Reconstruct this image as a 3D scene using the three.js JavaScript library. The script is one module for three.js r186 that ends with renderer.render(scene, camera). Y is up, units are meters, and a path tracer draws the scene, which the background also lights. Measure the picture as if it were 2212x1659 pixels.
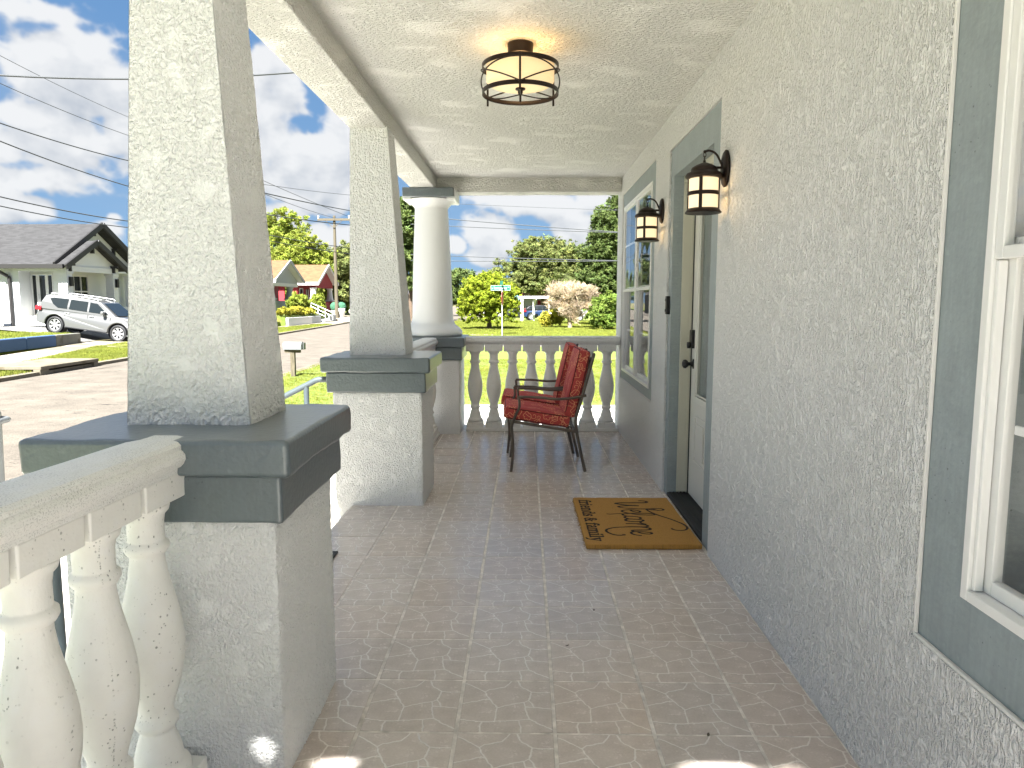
import * as THREE from 'three';
import { mergeGeometries } from 'three/addons/utils/BufferGeometryUtils.js';

// ---------------------------------------------------------------- camera, sun, exposure
const scene = new THREE.Scene();
const W = 1024, H = 768;
const camera = new THREE.PerspectiveCamera(56.6, W / H, 0.05, 2000);
const EYE = new THREE.Vector3(0, 1.3174, 0);
camera.position.copy(EYE);
camera.rotation.order = 'YXZ';
camera.rotation.set(-0.11494, 0.01907, 0);
camera.updateMatrixWorld(true);
const renderer = new THREE.WebGLRenderer({ antialias: true });
renderer.setSize(W, H);
renderer.toneMapping = THREE.LinearToneMapping;
renderer.toneMappingExposure = 7.6;
renderer.shadowMap.enabled = true;
const EXPOSURE = renderer.toneMappingExposure;

const SUN = new THREE.Vector3(-0.12, 0.74, 0.62).normalize();
const sun = new THREE.DirectionalLight(new THREE.Color().setRGB(1.0, 0.975, 0.93), 4.2);
sun.position.copy(SUN).multiplyScalar(60);
sun.target.position.set(0, 0, 0);
sun.castShadow = true;
sun.shadow.mapSize.set(4096, 4096);
Object.assign(sun.shadow.camera, { left: -60, right: 60, top: 60, bottom: -60, near: 1, far: 220 });
sun.shadow.radius = 1;
scene.add(sun, sun.target);

// ---------------------------------------------------------------- helpers
function rng(seed) { let s = seed >>> 0; return () => { s = (s + 0x6D2B79F5) | 0; let t = Math.imul(s ^ (s >>> 15), 1 | s); t = (t + Math.imul(t ^ (t >>> 7), 61 | t)) ^ t; return ((t ^ (t >>> 14)) >>> 0) / 4294967296; }; }
const PERM = (() => { const r = rng(77), p = Array.from({ length: 256 }, (_, i) => i); for (let i = 255; i > 0; i--) { const j = Math.floor(r() * (i + 1)); [p[i], p[j]] = [p[j], p[i]]; } return Uint8Array.from([...p, ...p, ...p]); })();
const fade = t => t * t * t * (t * (t * 6 - 15) + 10);
const mixf = (a, b, t) => a + (b - a) * t;
const clamp = (x, a = 0, b = 1) => Math.min(b, Math.max(a, x));
const sstep = (a, b, x) => { const t = clamp((x - a) / (b - a)); return t * t * (3 - 2 * t); };
const g2 = (h, x, y) => { switch (h & 7) { case 0: return x + y; case 1: return x - y; case 2: return -x + y; case 3: return -x - y; case 4: return 1.4 * x; case 5: return -1.4 * x; case 6: return 1.4 * y; default: return -1.4 * y; } };
function pn(x, y, px, py, s = 0) {            // periodic gradient noise
  const xi = Math.floor(x), yi = Math.floor(y), fx = x - xi, fy = y - yi;
  const x0 = ((xi % px) + px) % px, x1 = (x0 + 1) % px, y0 = ((yi % py) + py) % py, y1 = (y0 + 1) % py;
  const h = (a, b) => PERM[(PERM[(a + s * 37) & 255] + b) & 255];
  const u = fade(fx), v = fade(fy);
  return mixf(mixf(g2(h(x0, y0), fx, fy), g2(h(x1, y0), fx - 1, fy), u), mixf(g2(h(x0, y1), fx, fy - 1), g2(h(x1, y1), fx - 1, fy - 1), u), v);
}
function pfbm(x, y, px, py, oct, s = 0, gain = 0.5) { let a = 1, f = 1, r = 0, n = 0; for (let i = 0; i < oct; i++) { r += a * pn(x * f, y * f, px * f, py * f, s + i * 3); n += a; a *= gain; f *= 2; } return r / n; }
const g3 = (h, x, y, z) => { const u = (h & 8) ? y : x, v = (h & 4) ? z : ((h & 2) ? x : y); return ((h & 1) ? -u : u) + ((h & 2) ? -v : v); };
function n3(x, y, z) {
  const xi = Math.floor(x), yi = Math.floor(y), zi = Math.floor(z), fx = x - xi, fy = y - yi, fz = z - zi, X = xi & 255, Y = yi & 255, Z = zi & 255;
  const u = fade(fx), v = fade(fy), w = fade(fz), A = PERM[X] + Y, B = PERM[X + 1] + Y;
  const AA = PERM[A] + Z, AB = PERM[A + 1] + Z, BA = PERM[B] + Z, BB = PERM[B + 1] + Z;
  return mixf(mixf(mixf(g3(PERM[AA], fx, fy, fz), g3(PERM[BA], fx - 1, fy, fz), u), mixf(g3(PERM[AB], fx, fy - 1, fz), g3(PERM[BB], fx - 1, fy - 1, fz), u), v),
    mixf(mixf(g3(PERM[AA + 1], fx, fy, fz - 1), g3(PERM[BA + 1], fx - 1, fy, fz - 1), u), mixf(g3(PERM[AB + 1], fx, fy - 1, fz - 1), g3(PERM[BB + 1], fx - 1, fy - 1, fz - 1), u), v), w);
}
function fbm3(x, y, z, oct) { let a = 1, f = 1, r = 0, n = 0; for (let i = 0; i < oct; i++) { r += a * n3(x * f + i * 7.3, y * f, z * f); n += a; a *= 0.5; f *= 2.03; } return r / n; }

// a pixel of the photograph (2212 x 1659 view of it) as a ray, and that ray met with a plane
const FPX = 1540.6;
function rayAt(px, py) { return new THREE.Vector3((px - 1106) / FPX, (829.5 - py) / FPX, -1).applyEuler(camera.rotation); }
function at(px, py, pl) {
  const d = rayAt(px, py), k = 'x' in pl ? pl.x / d.x : 'y' in pl ? (pl.y - EYE.y) / d.y : pl.z / d.z;
  return EYE.clone().addScaledVector(d, k);
}

// ---------------------------------------------------------------- sky
{
  const SW = 4096, SH = 2048, data = new Float32Array(SW * SH * 4);
  const dirOf = (px, py) => { const d = rayAt(px, py).normalize(); return [Math.atan2(d.x, -d.z), Math.asin(d.y)]; };
  // clouds seen in the photograph: centre, half size, weight
  const blobs = [[150, 175, 85, 70, 1.0], [125, 290, 130, 85, 0.8], [40, 250, 60, 60, 0.7], [85, 385, 95, 30, 0.85], [20, 330, 70, 50, 0.6], [260, 290, 60, 60, 0.75], [190, 345, 60, 30, 0.6], [15, 440, 30, 26, 1.0], [75, 450, 26, 20, 1.0], [245, 470, 16, 10, 0.8], [225, 500, 30, 26, 0.8], [40, 20, 190, 36, 0.55],
    [575, 135, 40, 40, 0.8], [570, 250, 70, 110, 0.9], [640, 350, 110, 60, 0.85], [740, 330, 70, 60, 0.85], [690, 400, 110, 55, 0.9], [575, 330, 60, 60, 0.8], [730, 260, 50, 50, 0.6], [620, 180, 50, 40, 0.6], [612, 478, 42, 32, 1.05], [740, 512, 50, 20, 1.05], [690, 505, 22, 22, 1.0],
    [1042, 500, 34, 30, 1.1], [1075, 515, 34, 36, 1.05], [1060, 550, 40, 22, 0.95], [1150, 440, 100, 26, 0.85], [1210, 455, 90, 30, 0.7], [985, 527, 20, 14, 1.05], [1240, 492, 36, 34, 1.0], [1260, 520, 40, 24, 0.9], [1040, 595, 70, 12, 0.75], [1290, 430, 70, 40, 0.7], [1060, 425, 60, 20, 0.7], [1330, 500, 50, 60, 0.8]]
    .map(([x, y, rx, ry, w]) => { const [a, e] = dirOf(x, y); return { a, e, ra: rx / FPX, re: ry / FPX, w }; });
  const [aL] = dirOf(-260, 600), [aR] = dirOf(1560, 600);
  const bill = (x, y, z, o) => { let a = 1, f = 1, r = 0, n = 0; for (let i = 0; i < o; i++) { r += a * (1 - 2.2 * Math.abs(n3(x * f + i * 5.1, y * f, z * f))); n += a; a *= 0.52; f *= 2.1; } return r / n; };
  function dens(a, e, d) {
    let b = -0.45;
    for (const c of blobs) { const u = (a - c.a) / c.ra, v = (e - c.e) / c.re, q = u * u + v * v; if (q < 6) b = Math.max(b, c.w - 0.62 * Math.sqrt(q)); }
    const inside = sstep(aL - 0.1, aL, a) * (1 - sstep(aR, aR + 0.1, a)) * (1 - sstep(0.5, 0.62, e));
    const s = 1 / (0.32 + Math.max(0, d.y)), big = inside < 1 ? 0.22 + 1.1 * fbm3(d.x * s * 1.6 + 3.1, d.y * 2.4, d.z * s * 1.6 - 5.2, 3) : 0;
    return mixf(big, b, inside) + 0.30 * fbm3(d.x * 11, d.y * 17, d.z * 11, 3) + 0.46 * (bill(d.x * 17 + 9, d.y * 24, d.z * 17, 5) - 0.35) - 0.19;
  }
  const d = new THREE.Vector3();
  const skyAt = (lon, e) => {
    d.set(Math.cos(e) * Math.cos(lon), Math.sin(e), Math.cos(e) * Math.sin(lon));
    const up = Math.max(0, d.y), t = Math.pow(1 - up, 4.2);
    const out = [mixf(0.125, 0.37, t), mixf(0.295, 0.60, t), mixf(0.61, 0.86, t)];
    if (e < -0.02) return out;
    const a = Math.atan2(d.x, -d.z), wisp = sstep(-0.05, 0.5, fbm3(d.x * 4, d.y * 16, d.z * 4 + 3, 4)) * 0.18, q = dens(a, e, d);
    for (let i = 0; i < 3; i++) out[i] = mixf(out[i], [0.62, 0.66, 0.74][i], wisp);
    if (q > -0.02) {
      const e2 = e + 0.022, c2 = Math.cos(e2), d2 = { x: c2 * Math.cos(lon), y: Math.sin(e2), z: c2 * Math.sin(lon) }, above = Math.max(0, dens(a - 0.004, e2, d2));
      const al = sstep(-0.02, 0.27, q), lit = clamp(0.80 + (Math.min(q, 0.5) - above) * 0.85 + 0.18 * (bill(d.x * 40, d.y * 52, d.z * 40, 3) - 0.3), 0.15, 1);
      for (let i = 0; i < 3; i++) out[i] = mixf(out[i], mixf([0.42, 0.48, 0.57][i], [0.92, 0.93, 0.94][i], lit), al * 0.95);
    }
    return out;
  };
  const CW = 1024, CH = 512, coarse = new Float32Array(CW * CH * 3);
  for (let j = 0; j < CH; j++) for (let i = 0; i < CW; i++) coarse.set(skyAt(((i + 0.5) / CW - 0.5) * 2 * Math.PI, ((j + 0.5) / CH - 0.5) * Math.PI), (j * CW + i) * 3);
  for (let j = 0; j < SH; j++) {
    const e = ((j + 0.5) / SH - 0.5) * Math.PI, cy = clamp((j + 0.5) / 4 - 0.5, 0, CH - 1), y0 = Math.floor(cy), y1 = Math.min(CH - 1, y0 + 1), fy = cy - y0;
    for (let i = 0; i < SW; i++) {
      const lon = ((i + 0.5) / SW - 0.5) * 2 * Math.PI, k = (j * SW + i) * 4, az = lon + Math.PI / 2;
      if (e > -0.01 && e < 0.47 && az > -0.72 && az < 0.36) { const c = skyAt(lon, e); data[k] = c[0]; data[k + 1] = c[1]; data[k + 2] = c[2]; } else {
        const cx = (i + 0.5) / 4 - 0.5, xf = Math.floor(cx), fx = cx - xf, x0 = (xf + CW) % CW, x1 = (x0 + 1) % CW;
        for (let m = 0; m < 3; m++) data[k + m] = mixf(mixf(coarse[(y0 * CW + x0) * 3 + m], coarse[(y0 * CW + x1) * 3 + m], fx), mixf(coarse[(y1 * CW + x0) * 3 + m], coarse[(y1 * CW + x1) * 3 + m], fx), fy);
      }
      data[k] /= EXPOSURE; data[k + 1] /= EXPOSURE; data[k + 2] /= EXPOSURE; data[k + 3] = 1;
    }
  }
  const sky = new THREE.DataTexture(data, SW, SH, THREE.RGBAFormat, THREE.FloatType);
  sky.mapping = THREE.EquirectangularReflectionMapping; sky.magFilter = sky.minFilter = THREE.LinearFilter; sky.colorSpace = THREE.LinearSRGBColorSpace; sky.needsUpdate = true;
  scene.background = sky; scene.environment = sky;
}

// ---------------------------------------------------------------- textures
function tex(n, fn, { srgb = false, size = [1, 1] } = {}) {          // fn(u, v) -> number or [r, g, b] in 0..1
  const a = new Uint8Array(n * n * 4);
  for (let j = 0; j < n; j++) for (let i = 0; i < n; i++) {
    const c = fn((i + 0.5) / n, (j + 0.5) / n), k = (j * n + i) * 4;
    if (typeof c === 'number') a[k] = a[k + 1] = a[k + 2] = clamp(c) * 255; else { a[k] = clamp(c[0]) * 255; a[k + 1] = clamp(c[1]) * 255; a[k + 2] = clamp(c[2]) * 255; }
    a[k + 3] = 255;
  }
  const t = new THREE.DataTexture(a, n, n, THREE.RGBAFormat);
  t.wrapS = t.wrapT = THREE.RepeatWrapping; t.magFilter = THREE.LinearFilter; t.minFilter = THREE.LinearMipmapLinearFilter; t.generateMipmaps = true;
  if (srgb) t.colorSpace = THREE.SRGBColorSpace;
  t.repeat.set(1 / size[0], 1 / size[1]); t.needsUpdate = true;
  return t;
}
const rescaled = (t, sx, sy, rot = 0) => { const c = t.clone(); c.repeat.set(1 / sx, 1 / sy); c.rotation = rot; c.needsUpdate = true; return c; };
const lin = (r, g, b) => new THREE.Color().setRGB(r, g, b);
const std = o => new THREE.MeshStandardMaterial(o);
const phy = o => new THREE.MeshPhysicalMaterial(o);

// knocked-down stucco: flat plateaus with wandering crevices, drawn out downwards on the walls
const wallHeight = (u, v, amount, fx, fy) => {
  const wx = pfbm(u * 30, v * 20, 30, 20, 2, 5) * 0.007, wy = pfbm(u * 24, v * 16, 24, 16, 2, 9) * 0.014;
  const n = pfbm((u + wx) * 122, (v + wy) * 50, 122, 50, 4, 1, 0.72), worn = sstep(0.05, 0.42, pfbm(u * fx, v * fy, fx, fy, 3, 4));
  return mixf(0.46 * sstep(-0.20, 0.14, n) + 0.48 * clamp(n * 0.8 + 0.5), 0.70 + 0.20 * n, worn * amount);
};
const T_wall = tex(1024, (u, v) => wallHeight(u, v, 0.5, 30, 13), { size: [1.25, 1.25] });
const T_ceil = tex(1024, (u, v) => wallHeight(u, v, 0.7, 8, 4), { size: [1.25, 1.25] });
const T_pillar = tex(1024, (u, v) => {
  const wx = pfbm(u * 34, v * 34, 34, 34, 2, 5) * 0.006, wy = pfbm(u * 34, v * 34, 34, 34, 2, 9) * 0.006;
  const n = pfbm((u + wx) * 100, (v + wy) * 84, 100, 84, 4, 2, 0.68), patch = pfbm(u * 12, v * 10, 12, 10, 3, 6);
  const flat = sstep(0.22, 0.36, patch);
  return mixf(0.46 + 0.85 * n, 0.60 + 0.35 * n, flat * 0.9);
}, { size: [1.0, 1.0] });
const T_smooth = tex(512, (u, v) => 0.5 + 0.5 * pfbm(u * 34, v * 34, 34, 34, 4, 3) + 0.25 * pfbm(u * 6, v * 6, 6, 6, 2, 12), { size: [0.6, 0.6] });
// hand-painted grey trim with specks of dirt
const T_trim = (() => { const r = rng(5), sp = Array.from({ length: 260 }, () => [r(), r(), 0.0012 + 0.0022 * r() * r()]);
  const grid = Array.from({ length: 400 }, () => []); sp.forEach(s => { for (let a = -1; a <= 1; a++) for (let b = -1; b <= 1; b++) { const gx = ((Math.floor(s[0] * 20) + a) + 20) % 20, gy = ((Math.floor(s[1] * 20) + b) + 20) % 20; grid[gy * 20 + gx].push(s); } });
  return tex(512, (u, v) => { let m = 0.92 + 0.13 * pfbm(u * 7, v * 7, 7, 7, 4, 3) + 0.06 * pfbm(u * 60, v * 60, 60, 60, 2, 7) + 0.08 * pfbm(u * 70, v * 5, 70, 5, 2, 17) + 0.10 * sstep(0.30, 0.5, pfbm(u * 26, v * 20, 26, 20, 3, 27)); const zone = sstep(-0.05, 0.25, pfbm(u * 3, v * 3, 3, 3, 2, 21)); for (const s of grid[Math.floor(v * 20) * 20 + Math.floor(u * 20)]) { const d = Math.hypot(u - s[0], v - s[1]); if (d < s[2]) m *= 1 - 0.55 * zone; } return [m, m, m]; }, { size: [0.8, 0.8] }); })();
// pitted cast concrete of the balusters
const T_pit = (() => { const r = rng(15), sp = Array.from({ length: 420 }, () => [r(), r(), 0.0015 + 0.0065 * r() ** 3]); for (const u of [0.12, 0.62]) for (let i = 0; i < 70; i++) sp.push([u + 0.006 * (r() - 0.5), r(), 0.002 + 0.004 * r() * r()]);
  const grid = Array.from({ length: 400 }, () => []); sp.forEach(s => { for (let a = -1; a <= 1; a++) for (let b = -1; b <= 1; b++) { const gx = ((Math.floor(s[0] * 20) + a) + 20) % 20, gy = ((Math.floor(s[1] * 20) + b) + 20) % 20; grid[gy * 20 + gx].push(s); } });
  const pit = (u, v) => { let m = 0; const zone = sstep(-0.12, 0.2, pfbm(u * 4, v * 4, 4, 4, 2, 31)); for (const s of grid[Math.floor(v * 20) * 20 + Math.floor(u * 20)]) { const d = Math.hypot(u - s[0], v - s[1]) + 0.0015 * pfbm(u * 90, v * 90, 90, 90, 1, 2); m = Math.max(m, (1 - sstep(s[2] * 0.6, s[2], d)) * (0.12 + 0.88 * zone)); } return m; };
  return { map: tex(512, (u, v) => { const m = 1 - 0.55 * pit(u, v) + 0.05 * pfbm(u * 9, v * 9, 9, 9, 3, 3); return [m, m * 0.995, m * 0.98]; }, { size: [0.45, 0.45] }), bump: tex(512, (u, v) => 0.7 - 0.6 * pit(u, v) + 0.12 * pfbm(u * 40, v * 40, 40, 40, 3, 3) + 0.12 * pfbm(u * 8, v * 8, 8, 8, 2, 5), { size: [0.45, 0.45] }) }; })();
const T_speck = tex(512, (u, v) => { const m = 1 - 0.42 * sstep(0.08, 0.34, pfbm(u * 150, v * 150, 150, 150, 3, 3)) * (0.45 + 0.55 * sstep(-0.2, 0.2, pfbm(u * 6, v * 6, 6, 6, 3, 8))) + 0.04 * pfbm(u * 9, v * 9, 9, 9, 3, 5); return [m, m, m * 0.985]; }, { size: [0.5, 0.5] });
// the moulded flagstone pattern of a floor tile
const TILE_LINES = [[[0.0, 0.06], [0.06, 0.10], [0.16, 0.17], [0.237, 0.24], [0.32, 0.42], [0.40, 0.555], [0.385, 0.68], [0.38, 0.81]], [[0.237, 0.24], [0.30, 0.19], [0.467, 0.14], [0.52, 0.07], [0.55, 0]], [[0, 0.48], [0.14, 0.44], [0.276, 0.39], [0.31, 0.40]],
  [[0.62, 0], [0.64, 0.06], [0.652, 0.12], [0.776, 0.24], [0.9, 0.25], [1, 0.25]], [[0.776, 0.24], [0.765, 0.33], [0.745, 0.415], [0.694, 0.45], [0.55, 0.49], [0.40, 0.555]], [[0.694, 0.45], [0.71, 0.60], [0.752, 0.76]], [[0.703, 0.54], [0.85, 0.55], [1, 0.57]], [[0.745, 0.415], [0.78, 0.47], [0.80, 0.55]],
  [[0, 0.78], [0.24, 0.82], [0.38, 0.81], [0.63, 0.79], [0.752, 0.76], [0.86, 0.86], [1, 0.95]], [[0.24, 0.82], [0.225, 0.90], [0.235, 1]], [[0.63, 0.79], [0.655, 0.9], [0.66, 1]]];
const TILE_SEGS = TILE_LINES.flatMap(l => l.slice(1).map((p, i) => [...l[i], ...p]));
function tileLine(u, v) { const w = 1 - v; let m = 9; const uu = u + 0.012 * pfbm(u * 14, v * 14, 14, 14, 2, 3), vv = w + 0.012 * pfbm(u * 14, v * 14, 14, 14, 2, 13);
  for (const [a, b, c, d] of TILE_SEGS) { const ex = c - a, ey = d - b, t = clamp(((uu - a) * ex + (vv - b) * ey) / (ex * ex + ey * ey)); m = Math.min(m, Math.hypot(uu - a - ex * t, vv - b - ey * t)); } return m; }
const T_tile = tex(512, (u, v) => { const d = tileLine(u, v), l = 1 - sstep(0.006, 0.012, d + 0.003 * pfbm(u * 60, v * 60, 60, 60, 1, 5));
  const n = pfbm(u * 5, v * 7, 5, 7, 4, 6), f = pfbm(u * 40, v * 60, 40, 60, 3, 16), m = 0.54 + 0.34 * n + 0.24 * f;
  const c = [mixf(0.70, 0.88, m), mixf(0.655, 0.845, m), mixf(0.625, 0.82, m)]; return c.map((x, i) => mixf(x, [0.93, 0.915, 0.895][i], l * 0.85)); }, { srgb: true });
const T_tileB = tex(512, (u, v) => { const d = tileLine(u, v); return 0.62 - 0.45 * (1 - sstep(0.003, 0.016, d)) + 0.20 * pfbm(u * 12, v * 16, 12, 16, 4, 6) + 0.05 * pfbm(u * 70, v * 70, 70, 70, 2, 6); });
const T_tileR = tex(256, (u, v) => 0.62 + 0.5 * pfbm(u * 6, v * 9, 6, 9, 4, 26) + 0.25 * pfbm(u * 30, v * 30, 30, 30, 2, 6));
const T_grout = tex(256, (u, v) => { const m = 0.66 + 0.42 * pfbm(u * 12, v * 12, 12, 12, 4, 3); return [m, m * 0.96, m * 0.91]; }, { size: [0.5, 0.5] });
const T_asphalt = tex(1024, (u, v) => { const n = pfbm(u * 8, v * 8, 8, 8, 4, 3), f = pfbm(u * 200, v * 200, 200, 200, 2, 6), c1 = Math.abs(pfbm(u * 5 + 0.3 * pn(u * 9, v * 9, 9, 9, 2), v * 12, 5, 12, 3, 41)), crack = (1 - sstep(0.0, 0.012, c1)) * sstep(-0.1, 0.15, pfbm(u * 4, v * 4, 4, 4, 2, 51));
  const m = (0.80 + 0.16 * n + 0.30 * f) * (1 - 0.65 * crack) * (1 - 0.45 * sstep(0.30, 0.5, f)); return [m, m * 0.97, m * 0.92]; }, { srgb: true, size: [6, 6] });
const T_asphB = tex(512, (u, v) => 0.5 + 0.5 * pfbm(u * 120, v * 120, 120, 120, 3, 6), { size: [3, 3] });
const T_conc = tex(512, (u, v) => { const m = 0.91 + 0.12 * pfbm(u * 6, v * 6, 6, 6, 5, 3) + 0.08 * pfbm(u * 90, v * 90, 90, 90, 2, 6), s = sstep(0.12, 0.4, pfbm(u * 5, v * 5, 5, 5, 3, 61)); return [m * (1 - 0.16 * s), m * (0.975 - 0.18 * s), m * (0.93 - 0.22 * s)]; }, { srgb: true, size: [2.4, 2.4] });
const T_grass = tex(512, (u, v) => { const n = pfbm(u * 6, v * 6, 6, 6, 4, 3), f = pfbm(u * 90, v * 90, 90, 90, 3, 6), m = 0.72 + 0.30 * n + 0.45 * f, dry = sstep(0.15, 0.4, pfbm(u * 5, v * 5, 5, 5, 3, 33)); return [m * (0.98 + 0.5 * dry), m * (1 - 0.02 * dry), m * (0.8 + 0.5 * dry)]; }, { size: [4, 4] });
const T_shingle = tex(512, (u, v) => { const R = 24, row = Math.floor(v * R), w = 10 + 0, off = ((row * 7) % 5) / 5 + 0.4 * (row % 2), cx = Math.floor(u * w + off), h = PERM[(cx % w + row * 31) & 255] / 255, e = (v * R - row), s = 0.62 + 0.34 * h + 0.14 * pfbm(u * 120, v * 120, 120, 120, 2, 3); return s * (e < 0.10 ? 0.72 : 1); }, { size: [3.4, 3.4] });
const T_paver = tex(512, (u, v) => { const R = 16, row = Math.floor(v * R), x = u * 8 + 0.5 * (row % 2), c = Math.floor(x), h = PERM[((c % 8) + row * 13) & 255] / 255, ex = Math.min(x - c, 1 - x + c) / 8, ey = Math.min(v * R - row, 1 - v * R + row) / R, e = sstep(0.004, 0.009, Math.min(ex, ey)); return (0.5 + 0.35 * h + 0.15 * pfbm(u * 60, v * 60, 60, 60, 2, 3)) * (0.55 + 0.45 * e); }, { size: [1.8, 1.8] });
const T_bark = tex(256, (u, v) => { const m = 0.6 + 0.5 * pfbm(u * 20, v * 5, 20, 5, 4, 3); return [m, m * 0.95, m * 0.88]; }, { size: [0.6, 1.2] });

// ---------------------------------------------------------------- materials
const M = {
  wall: std({ color: lin(0.85, 0.855, 0.85), roughness: 0.55, bumpMap: T_wall, bumpScale: 0.016 }),
  ceil: std({ color: lin(0.85, 0.84, 0.80), roughness: 0.6, bumpMap: rescaled(T_ceil, 1.25, 1.25, Math.PI / 2), bumpScale: 0.016 }),
  pillar: std({ color: lin(0.85, 0.855, 0.85), roughness: 0.5, bumpMap: T_pillar, bumpScale: 0.010 }),
  pillarFine: std({ color: lin(0.85, 0.855, 0.85), roughness: 0.5, bumpMap: rescaled(T_pillar, 0.8, 0.8), bumpScale: 0.009 }),
  smoothWhite: std({ color: lin(0.85, 0.855, 0.85), roughness: 0.5, bumpMap: T_smooth, bumpScale: 0.0015 }),
  grey: phy({ color: lin(0.108, 0.138, 0.152), map: T_trim, roughness: 0.45, clearcoat: 1, clearcoatRoughness: 0.28, bumpMap: T_smooth, bumpScale: 0.004 }),
  trim: std({ color: lin(0.30, 0.35, 0.365), map: T_trim, roughness: 0.55, bumpMap: T_smooth, bumpScale: 0.002 }),
  lip: std({ color: lin(0.72, 0.71, 0.69), roughness: 0.55, bumpMap: T_smooth, bumpScale: 0.001 }),
  cast: std({ color: lin(0.83, 0.825, 0.80), map: T_pit.map, roughness: 0.55, bumpMap: T_pit.bump, bumpScale: 0.003 }),
  rail: std({ color: lin(0.80, 0.80, 0.785), map: T_speck, roughness: 0.5, bumpMap: T_pit.bump, bumpScale: 0.003 }),
  pavement: std({ color: lin(0.30, 0.285, 0.25), map: T_conc, roughness: 0.95 }),
  pipe: std({ color: lin(0.055, 0.072, 0.08), roughness: 0.45 }),
  grout: std({ color: lin(1.0, 0.97, 0.94), map: T_grout, roughness: 0.9 }),
  vinyl: std({ color: lin(0.82, 0.82, 0.81), roughness: 0.32 }),
  glass: phy({ color: lin(1, 1, 1), transmission: 1, roughness: 0.0, ior: 1.7, thickness: 0, specularIntensity: 1 }),
  wavyGlass: phy({ color: lin(1, 1, 1), transmission: 1, roughness: 0.0, ior: 1.8, thickness: 0, bumpMap: tex(256, (u, v) => 0.5 + 0.5 * pfbm(u * 3, v * 4, 3, 4, 2, 3), { size: [1.2, 1.2] }), bumpScale: 0.004 }),
  rainGlass: phy({ color: lin(0.75, 0.86, 0.86), transmission: 0.75, roughness: 0.25, ior: 1.5, thickness: 0, bumpMap: T_smooth, bumpScale: 0.006 }),
  beige: std({ color: lin(0.53, 0.525, 0.44), roughness: 0.35 }),
  door: std({ color: lin(0.70, 0.70, 0.65), roughness: 0.35 }),
  black: std({ color: lin(0.012, 0.012, 0.014), roughness: 0.35, metalness: 0.3 }),
  rubber: std({ color: lin(0.014, 0.015, 0.017), roughness: 0.6 }),
  bronze: std({ color: lin(0.022, 0.013, 0.010), roughness: 0.42, metalness: 0.5 }),
  chairMetal: std({ color: lin(0.13, 0.108, 0.088), roughness: 0.4, metalness: 0.55 }),
  room: std({ color: lin(0.42, 0.40, 0.36), roughness: 0.9 }),
  roomFloor: std({ color: lin(0.18, 0.12, 0.08), roughness: 0.6 }),
  curtain: phy({ color: lin(0.62, 0.60, 0.54), roughness: 1, transmission: 0.35, thickness: 0 }),
  concrete: std({ color: lin(0.58, 0.57, 0.55), map: T_conc, roughness: 0.9 }),
  walk: std({ color: lin(0.72, 0.745, 0.775), map: T_conc, roughness: 0.9 }),
  kerb: std({ color: lin(0.17, 0.16, 0.13), map: T_conc, roughness: 0.95 }),
  asphalt: std({ color: lin(0.185, 0.171, 0.154), map: T_asphalt, roughness: 0.95, bumpMap: T_asphB, bumpScale: 0.006 }),
  asphaltSide: std({ color: lin(0.22, 0.22, 0.22), map: T_asphalt, roughness: 0.95 }),
  grassGround: std({ color: lin(0.15, 0.20, 0.035), map: T_grass, roughness: 1 }),
  dirt: std({ color: lin(0.16, 0.15, 0.07), map: T_grass, roughness: 1 }),
  roofGrey: std({ color: lin(0.036, 0.036, 0.038), map: T_shingle, roughness: 0.95 }),
  roofOrange: std({ color: lin(0.18, 0.088, 0.04), map: T_shingle, roughness: 0.95 }),
  paver: std({ color: lin(0.24, 0.235, 0.225), map: T_paver, roughness: 0.95 }),
  housePaint: std({ color: lin(0.62, 0.64, 0.65), roughness: 0.8, bumpMap: T_wall, bumpScale: 0.004 }),
  fascia: std({ color: lin(0.018, 0.017, 0.017), roughness: 0.5 }),
  greyPaint: std({ color: lin(0.36, 0.38, 0.40), roughness: 0.8 }),
  redPaint: std({ color: lin(0.26, 0.02, 0.028), roughness: 0.75 }),
  whitePaint: std({ color: lin(0.62, 0.62, 0.615), roughness: 0.6 }),
  darkGlass: phy({ color: lin(0.012, 0.016, 0.018), roughness: 0.06, ior: 1.55 }),
  bluePaint: std({ color: lin(0.045, 0.095, 0.21), roughness: 0.75, bumpMap: T_smooth, bumpScale: 0.006 }),
  weathered: std({ color: lin(0.17, 0.18, 0.178), map: T_conc, roughness: 0.9, bumpMap: T_smooth, bumpScale: 0.006 }),
  pole: std({ color: lin(0.15, 0.135, 0.095), map: T_bark, roughness: 0.9 }),
  wire: std({ color: lin(0.05, 0.055, 0.06), roughness: 0.8 }),
  galv: std({ color: lin(0.50, 0.51, 0.52), roughness: 0.45, metalness: 0.6 }),
  bark: std({ color: lin(0.17, 0.13, 0.095), map: T_bark, roughness: 0.95 }),
  paleBark: std({ color: lin(0.40, 0.33, 0.25), map: T_bark, roughness: 0.95 }),
  binGrey: std({ color: lin(0.13, 0.138, 0.142), roughness: 0.5 }),
};

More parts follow.
